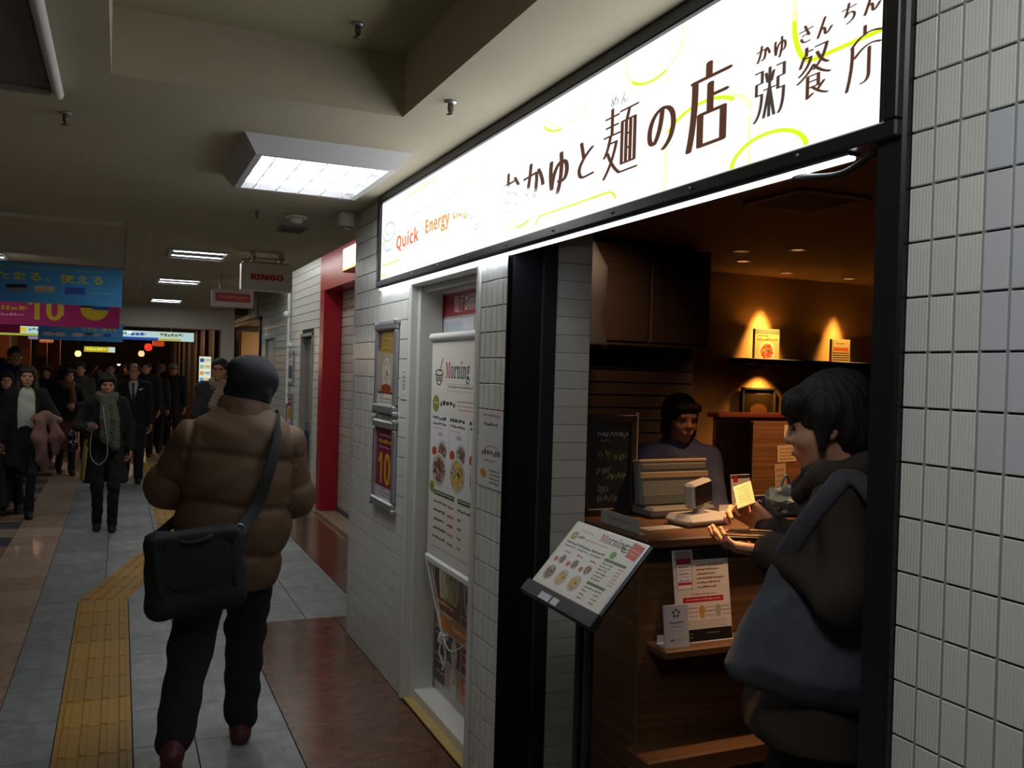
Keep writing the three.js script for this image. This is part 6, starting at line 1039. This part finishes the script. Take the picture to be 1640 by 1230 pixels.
  const m4 = new THREE.Matrix4().makeRotationFromEuler(new THREE.Euler(-0.55, 1.15, 0.5, 'YXZ')).setPosition(0.050, 1.395, 0.235); const on = (g) => { g = g.clone(); g.applyMatrix4(m4); return g; };
  mesh('card', on(cg(0.05, 0.07, 0.0012)), mat(0xd8cba8, 0.6), cd); mesh('print', on(moved(panelFace(0.044, 0.064), 0, 0, 0.001)), print(64, 96, (g, w, h) => { g.fillStyle = '#d6c79e'; g.fillRect(0, 0, w, h); for (let k = 0; k < 6; k++) blurb(g, 8, 10 + k * 13, 46, 7, '#a5844e', k + 2); }), cd); mesh('dark_edge', on(box(-0.025, -0.038, -0.001, 0.025, -0.0345, 0.001)), M.blackMatte, cd);
  const wl = toWorld(K, null, 'wallet', 'slim dark open wallet with a bright zip edge in the customer palm', 'wallet'); const m5 = new THREE.Matrix4().makeRotationFromEuler(new THREE.Euler(0.06, 0.0, 0.02, 'YXZ')).setPosition(0.095, 1.292, 0.215); const on5 = (g) => { g = g.clone(); g.applyMatrix4(m5); return g; };
  mesh('cover', on5(box(-0.04, -0.006, -0.055, 0.04, 0.008, 0.055, 0.005)), mat(0x17130f, 0.4), wl); mesh('zip', on5(tube([[-0.041, 0.010, -0.054], [0.041, 0.010, -0.054], [0.041, 0.010, 0.054], [-0.041, 0.010, 0.054], [-0.041, 0.010, -0.054]], 0.003, 40, 6)), mat(0x9a8050, 0.4, { metalness: 0.5 }), wl);
}
// ---- the clerk
person({ at: [2.51, -3.66], turn: -0.42, h: 1.61, sex: 'f', cell: 0.014, headCell: 0.006, hair: 'bob', headYaw: 0.30, headPitch: 0.12, smile: true, skin: 2, label: 'person with black bobbed hair in a bluish shirt smiling behind the counter', wristL: [0.12, 0.98, 0.28], wristR: [-0.14, 0.98, 0.28], coat: { mat: cloth(0x4a5274), hem: 0.82, flare: 0.17, name: 'shirt', fold: 0.004 }, trousers: { mat: cloth(0x15161a) } });
// ---- people coming along the passage
const black = cloth(0x0f1013), dark2 = cloth(0x16181c), navy = cloth(0x10131f);
const CW = { cell: 0.017, headCell: 0.0075, handCell: 0.007 };
{ // woman with scarf and phone
  const K = person({ ...CW, at: [-0.115, -9.93], turn: 0.02, h: 1.58, sex: 'f', hair: 'bob', skin: 0, headPitch: 0.18, headYaw: 0.05, label: 'person in a long dark coat and grey knitted scarf looking at a phone', footL: [0.075, 0.085, 0.09, 0], footR: [-0.075, 0.085, -0.02, 0], wristR: [-0.175, 1.10, 0.22], poleR: [-0.7, -0.6, -0.7], palmR: [0.2, 1, 0.2], dirR: [0.25, 0.2, 0.9], wristL: [0.24, 0.88, 0.03],
    coat: { mat: cloth(0x12140f), hem: 0.52, flare: 0.235, open: (y) => (y < 1.05 ? 0.05 + 0.10 * (1.05 - y) : 0), under: navy, underLow: 0.72 }, trousers: { mat: navy, wide: 0.85 }, extra: (K) => { scarf(K, mat(0x54564a, 0.95), [[[0.04, 1.44, 0.09], [0.075, 1.20, 0.15], [0.08, 0.93, 0.16]], [[-0.03, 1.44, 0.10], [-0.02, 1.22, 0.155], [-0.01, 1.0, 0.165]]]);
      const f = new Field(0.01); f.cap([-0.20, 0.98, 0.10], [-0.24, 0.56, 0.06], 0.018).cap([-0.19, 0.9, 0.12], [-0.22, 0.56, 0.10], 0.016); mesh('coat_lining', f.geo(0.01), cloth(0x8a7c2c), K.t); } });
  const ph = toWorld(K, null, 'smartphone', 'black smartphone in the hand of the scarfed woman', 'phone'); const g = box(-0.036, -0.006, -0.07, 0.036, 0.006, 0.07, 0.004); mesh('case', moved(g, -0.155, 1.155, 0.30, 0.2, 0.5), M.black, ph); mesh('screen', moved(box(-0.032, 0.0062, -0.064, 0.032, 0.0072, 0.064), -0.155, 1.155, 0.30, 0.2, 0.5), mat(0x3a4048, 0.1), ph);
  const cb = thing('earphone_cable', 'pale earphone cable looping down from the phone over the dark coat', 'cable'); cb.position.copy(K.t.position); cb.rotation.copy(K.t.rotation); cb.scale.copy(K.t.scale); mesh('cord', tube([[-0.14, 1.12, 0.27], [-0.155, 0.95, 0.25], [-0.14, 0.80, 0.23], [-0.07, 0.735, 0.235], [0.0, 0.80, 0.235], [0.01, 0.95, 0.235], [-0.03, 1.25, 0.215], [-0.04, 1.35, 0.17]], 0.005, 60, 6), mat(0x9aa09c, 0.5), cb); mesh('plug', cyl([-0.14, 1.12, 0.27], [-0.138, 1.15, 0.285], 0.006), M.black, cb);
  const hb = toWorld(K, null, 'handbag', 'shiny black handbag on the arm of the scarfed woman', 'bag'); const f = new Field(0.03); f.cap([-0.33, 0.92, 0.05], [-0.33, 0.95, -0.14], 0.06, 0.055).cap([-0.34, 1.02, 0.04], [-0.33, 1.04, -0.12], 0.04); mesh('pouch', f.geo(0.012), mat(0x15151a, 0.3), hb); mesh('handle', tube([[-0.33, 1.04, 0.05], [-0.28, 1.16, 0.0], [-0.33, 1.06, -0.12]], 0.009), mat(0x15151a, 0.3), hb);
}
{ // long haired woman with the pink coat
  const K = person({ ...CW, at: [-0.925, -11.0], turn: 0.10, h: 1.63, sex: 'f', hair: 'long', hairMat: hairBrown, skin: 1, headPitch: 0.08, label: 'person with long brown hair, white top and black coat carrying a pink garment', footL: [0.04, 0.085, 0.16, 0], footR: [-0.06, 0.13, -0.26, 0.5], wristL: [0.16, 1.09, 0.24], poleL: [0.7, -0.7, -0.5], dirL: [-0.6, 0, 0.5], palmL: [0, 0.9, 0.3], wristR: [-0.26, 0.80, 0.06],
    coat: { mat: black, hem: 0.56, flare: 0.22, open: (y) => (y > 0.6 ? 0.055 + 0.03 * (y > 1.0 ? 1 : 0) : 0.05), under: mat(0xb9bbb2, 0.8), underLow: 0.97, underName: 'blouse' }, skirt: { mat: navy, hem: 0.50, flare: 0.17 }, stockings: mat(0x101014, 0.7), bootTop: 0.12 });
  const p = toWorld(K, null, 'pink_garment', 'dusty pink coat folded over the arm of the long-haired woman', 'garment'); const f = new Field(0.04); f.chain([[0.10, 1.13, 0.26], [0.20, 1.14, 0.24], [0.28, 1.10, 0.18]], [0.05, 0.06, 0.045]).chain([[0.13, 1.10, 0.28], [0.13, 0.90, 0.29], [0.17, 0.66, 0.27]], [0.06, 0.075, 0.06]).chain([[0.25, 1.10, 0.20], [0.30, 0.92, 0.22], [0.28, 0.74, 0.24]], [0.055, 0.07, 0.04]).cap([0.16, 0.66, 0.27], [0.2, 0.52, 0.26], 0.055, 0.03); f.post = (d, x, y, z) => d + 0.009 * wob(x * 1.2, y * 0.6, z); mesh('cloth', f.geo(0.012), cloth(0x8a6660), p);
  const cu = new Field(0.02); cu.cap([0.24, 1.14, 0.22], [0.33, 1.10, 0.2], 0.035); mesh('cuff', cu.geo(0.01), cloth(0x94706a), p);
  const sc = thing('suitcase', 'dark wheeled suitcase at the left edge behind the long-haired woman', 'suitcase', [-1.27, 0, -11.1], 0.1); mesh('shell', box(-0.19, 0.06, -0.12, 0.19, 0.62, 0.12, 0.04), mat(0x17161c, 0.4), sc); mesh('handle', [cyl([-0.08, 0.6, -0.08], [-0.08, 0.86, -0.08], 0.008), cyl([0.08, 0.6, -0.08], [0.08, 0.86, -0.08], 0.008), cyl([-0.09, 0.86, -0.08], [0.09, 0.86, -0.08], 0.013)], M.blackMatte, sc); for (const x of [-0.14, 0.14]) for (const z of [-0.09, 0.09]) piece('wheel', cyl([x - 0.012, 0.03, z], [x + 0.012, 0.03, z], 0.03), M.blackMatte, sc);
  for (let k = 0; k < 4; k++) piece('ridge', box(-0.14 + k * 0.085, 0.1, 0.118, -0.11 + k * 0.085, 0.58, 0.128, 0.004), mat(0x1d1c22, 0.4), sc);
}
{ const K = person({ ...CW, at: [-0.72, -14.9], turn: 0.25, h: 1.585, sex: 'f', hair: 'bob', skin: 1, headYaw: 0.35, label: 'person with a brown plaid scarf and brown skirt walking behind the pink garment', footL: [0.06, 0.085, 0.14, 0], footR: [-0.06, 0.12, -0.2, 0.4], wristL: [0.08, 1.12, 0.22], poleL: [0.8, -0.5, -0.4], wristR: [-0.2, 0.86, 0.1], coat: { mat: black, hem: 0.86, flare: 0.2 }, skirt: { mat: cloth(0x6b3c1c), hem: 0.40, flare: 0.19 }, stockings: mat(0x101014, 0.7), bootTop: 0.2, extra: (K) => scarf(K, mat(0x6a4a30, 0.95), [[[0.03, 1.43, 0.09], [0.05, 1.22, 0.15], [0.04, 1.06, 0.16]]]) }); }
{ // suited man
  const K = person({ ...CW, at: [0.175, -13.75], turn: -0.02, h: 1.685, sex: 'm', hair: 'bald', skin: 0, headPitch: -0.05, label: 'person in a black suit and open coat with white shirt and dark tie', footL: [0.09, 0.085, 0.10, 0], footR: [-0.09, 0.10, -0.12, 0.2], coat: { mat: black, hem: 0.50, flare: 0.21, open: (y) => (y > 1.12 ? (y - 1.12) * 0.22 : 0.0), under: mat(0xb4b8bc, 0.7), underLow: 0.95 }, trousers: { mat: black },
    extra: (K) => { const f = new Field(0.01); f.cap([0, 1.415, 0.082], [0, 1.395, 0.10], 0.016).chain([[0, 1.39, 0.103], [0.004, 1.25, 0.118], [0.006, 1.10, 0.126]], [0.010, 0.018, 0.022], 1); mesh('tie', f.geo(0.007), mat(0x181b26, 0.6), K.t); mesh('breast_pocket', moved(box(-0.03, 0, 0, 0.03, 0.02, 0.012, 0.003), 0.10, 1.33, 0.098, 0.3, 0, 0.3), mat(0xd0d2d4, 0.6), K.t); } });
}
{ // man with glasses
  const K = person({ ...CW, at: [1.03, -10.55], turn: -0.30, h: 1.765, sex: 'm', hair: 'short', skin: 2, headYaw: -0.05, label: 'person with glasses, grey coat and beige scarf behind the brown jacket', coat: { mat: cloth(0x2a2d32), hem: 0.55, flare: 0.21, bulk: 0.015 }, trousers: { mat: dark2 },
    extra: (K) => { scarf(K, mat(0x82705e, 0.95), [[[0.05, 1.44, 0.09], [0.02, 1.33, 0.14], [-0.03, 1.2, 0.15]]], 0.036, 1.455); const fr = []; for (const s of [1, -1]) { const g = new THREE.TorusGeometry(0.022, 0.0022, 6, 18); g.scale(1, 0.75, 1); g.translate(0.031 * s, 0.002, 0.096); fr.push(g.toNonIndexed()); fr.push(cyl([0.053 * s, 0.006, 0.094], [0.076 * s, 0.004, 0.0], 0.002)); } fr.push(cyl([-0.01, 0.004, 0.099], [0.01, 0.004, 0.099], 0.002)); mesh('eyeglasses', K.onHead(join(fr)), M.black, K.t); } });
}
{ const K = person({ ...CW, at: [0.97, -19.0], turn: -0.2, h: 1.70, sex: 'm', hair: 'cap', hair2: 'short', hairMat: mat(0x9a98a2, 0.8), skin: 1, headYaw: 0.5, label: 'person in dark clothes wearing a pale peaked cap near the light box', coat: { mat: black, hem: 0.6, flare: 0.21 }, trousers: { mat: black } }); }
{ const K = person({ ...CW, at: [0.80, -20.2], turn: 0.1, h: 1.76, sex: 'm', hair: 'short', skin: 1, label: 'person wearing a white face mask among the dark crowd', coat: { mat: dark2, hem: 0.6, flare: 0.22, bulk: 0.02 }, trousers: { mat: black }, extra: (K) => { const f = new Field(0.015); f.ell([0, -0.055, 0.066], [0.056, 0.045, 0.040]); mesh('face_mask', K.onHead(f.geo(0.006)), mat(0xa9a9b0, 0.8), K.t); } }); }
{ const K = person({ ...CW, at: [-1.26, -12.35], turn: 0.15, h: 1.545, sex: 'f', hair: 'bob', skin: 1, label: 'person with dark bob and black coat at the left edge', coat: { mat: black, hem: 0.55, flare: 0.21 }, trousers: { mat: black } }); }
{ const K = person({ ...CW, at: [-1.33, -14.0], turn: 0.2, h: 1.86, sex: 'm', hair: 'short', skin: 2, label: 'tall person in a deep blue jacket at the far left of the crowd', coat: { mat: cloth(0x141c58), hem: 0.8, bulk: 0.03, flare: 0.2 }, trousers: { mat: black } }); }
const rest = [[-1.14, -17, 1.60, 'f', 'bob', 'dark bob beside the blue jacket', 0x121316], [-0.62, -16.6, 1.67, 'm', 'short', 'grey-brown coat over the plaid scarf', 0x3a352e], [-0.56, -19, 1.62, 'm', 'short', 'black coat behind the grey-brown coat', 0x121316], [-0.17, -18, 1.68, 'm', 'short', 'dark coat above the scarfed woman', 0x16171b], [0.43, -17.6, 1.72, 'm', 'short', 'black coat just right of the suited man', 0x0f1014], [-1.79, -17, 1.71, 'm', 'short', 'dark coat cut by the left frame edge', 0x14151a], [-1.0, -19.5, 1.63, 'f', 'bob', 'dark coat far behind the plaid scarf', 0x191614], [-0.40, -21, 1.60, 'f', 'long', 'long hair deep in the crowd', 0x15161a], [0.62, -18.3, 1.66, 'm', 'short', 'dark navy coat between suit and face mask', 0x101320], [0.15, -22, 1.66, 'm', 'short', 'dark coat deep in the crowd behind the suited man', 0x17171a]];
rest.forEach(([x, z, h, sex, hair, lab, c], i) => person({ ...CW, cell: 0.02, headCell: 0.009, at: [x, z], turn: (i % 2 ? 1 : -1) * 0.12 + (i % 3 === 2 ? Math.PI : 0), h, sex, hair, skin: i % 3, label: 'person with ' + lab, coat: { mat: cloth(c), hem: 0.55 + 0.1 * (i % 3), flare: 0.21, bulk: 0.01 }, trousers: { mat: black }, footL: [0.09, 0.085, 0.1, 0], footR: [-0.09, 0.085, -0.08, 0] }));

renderer.render(scene, camera);
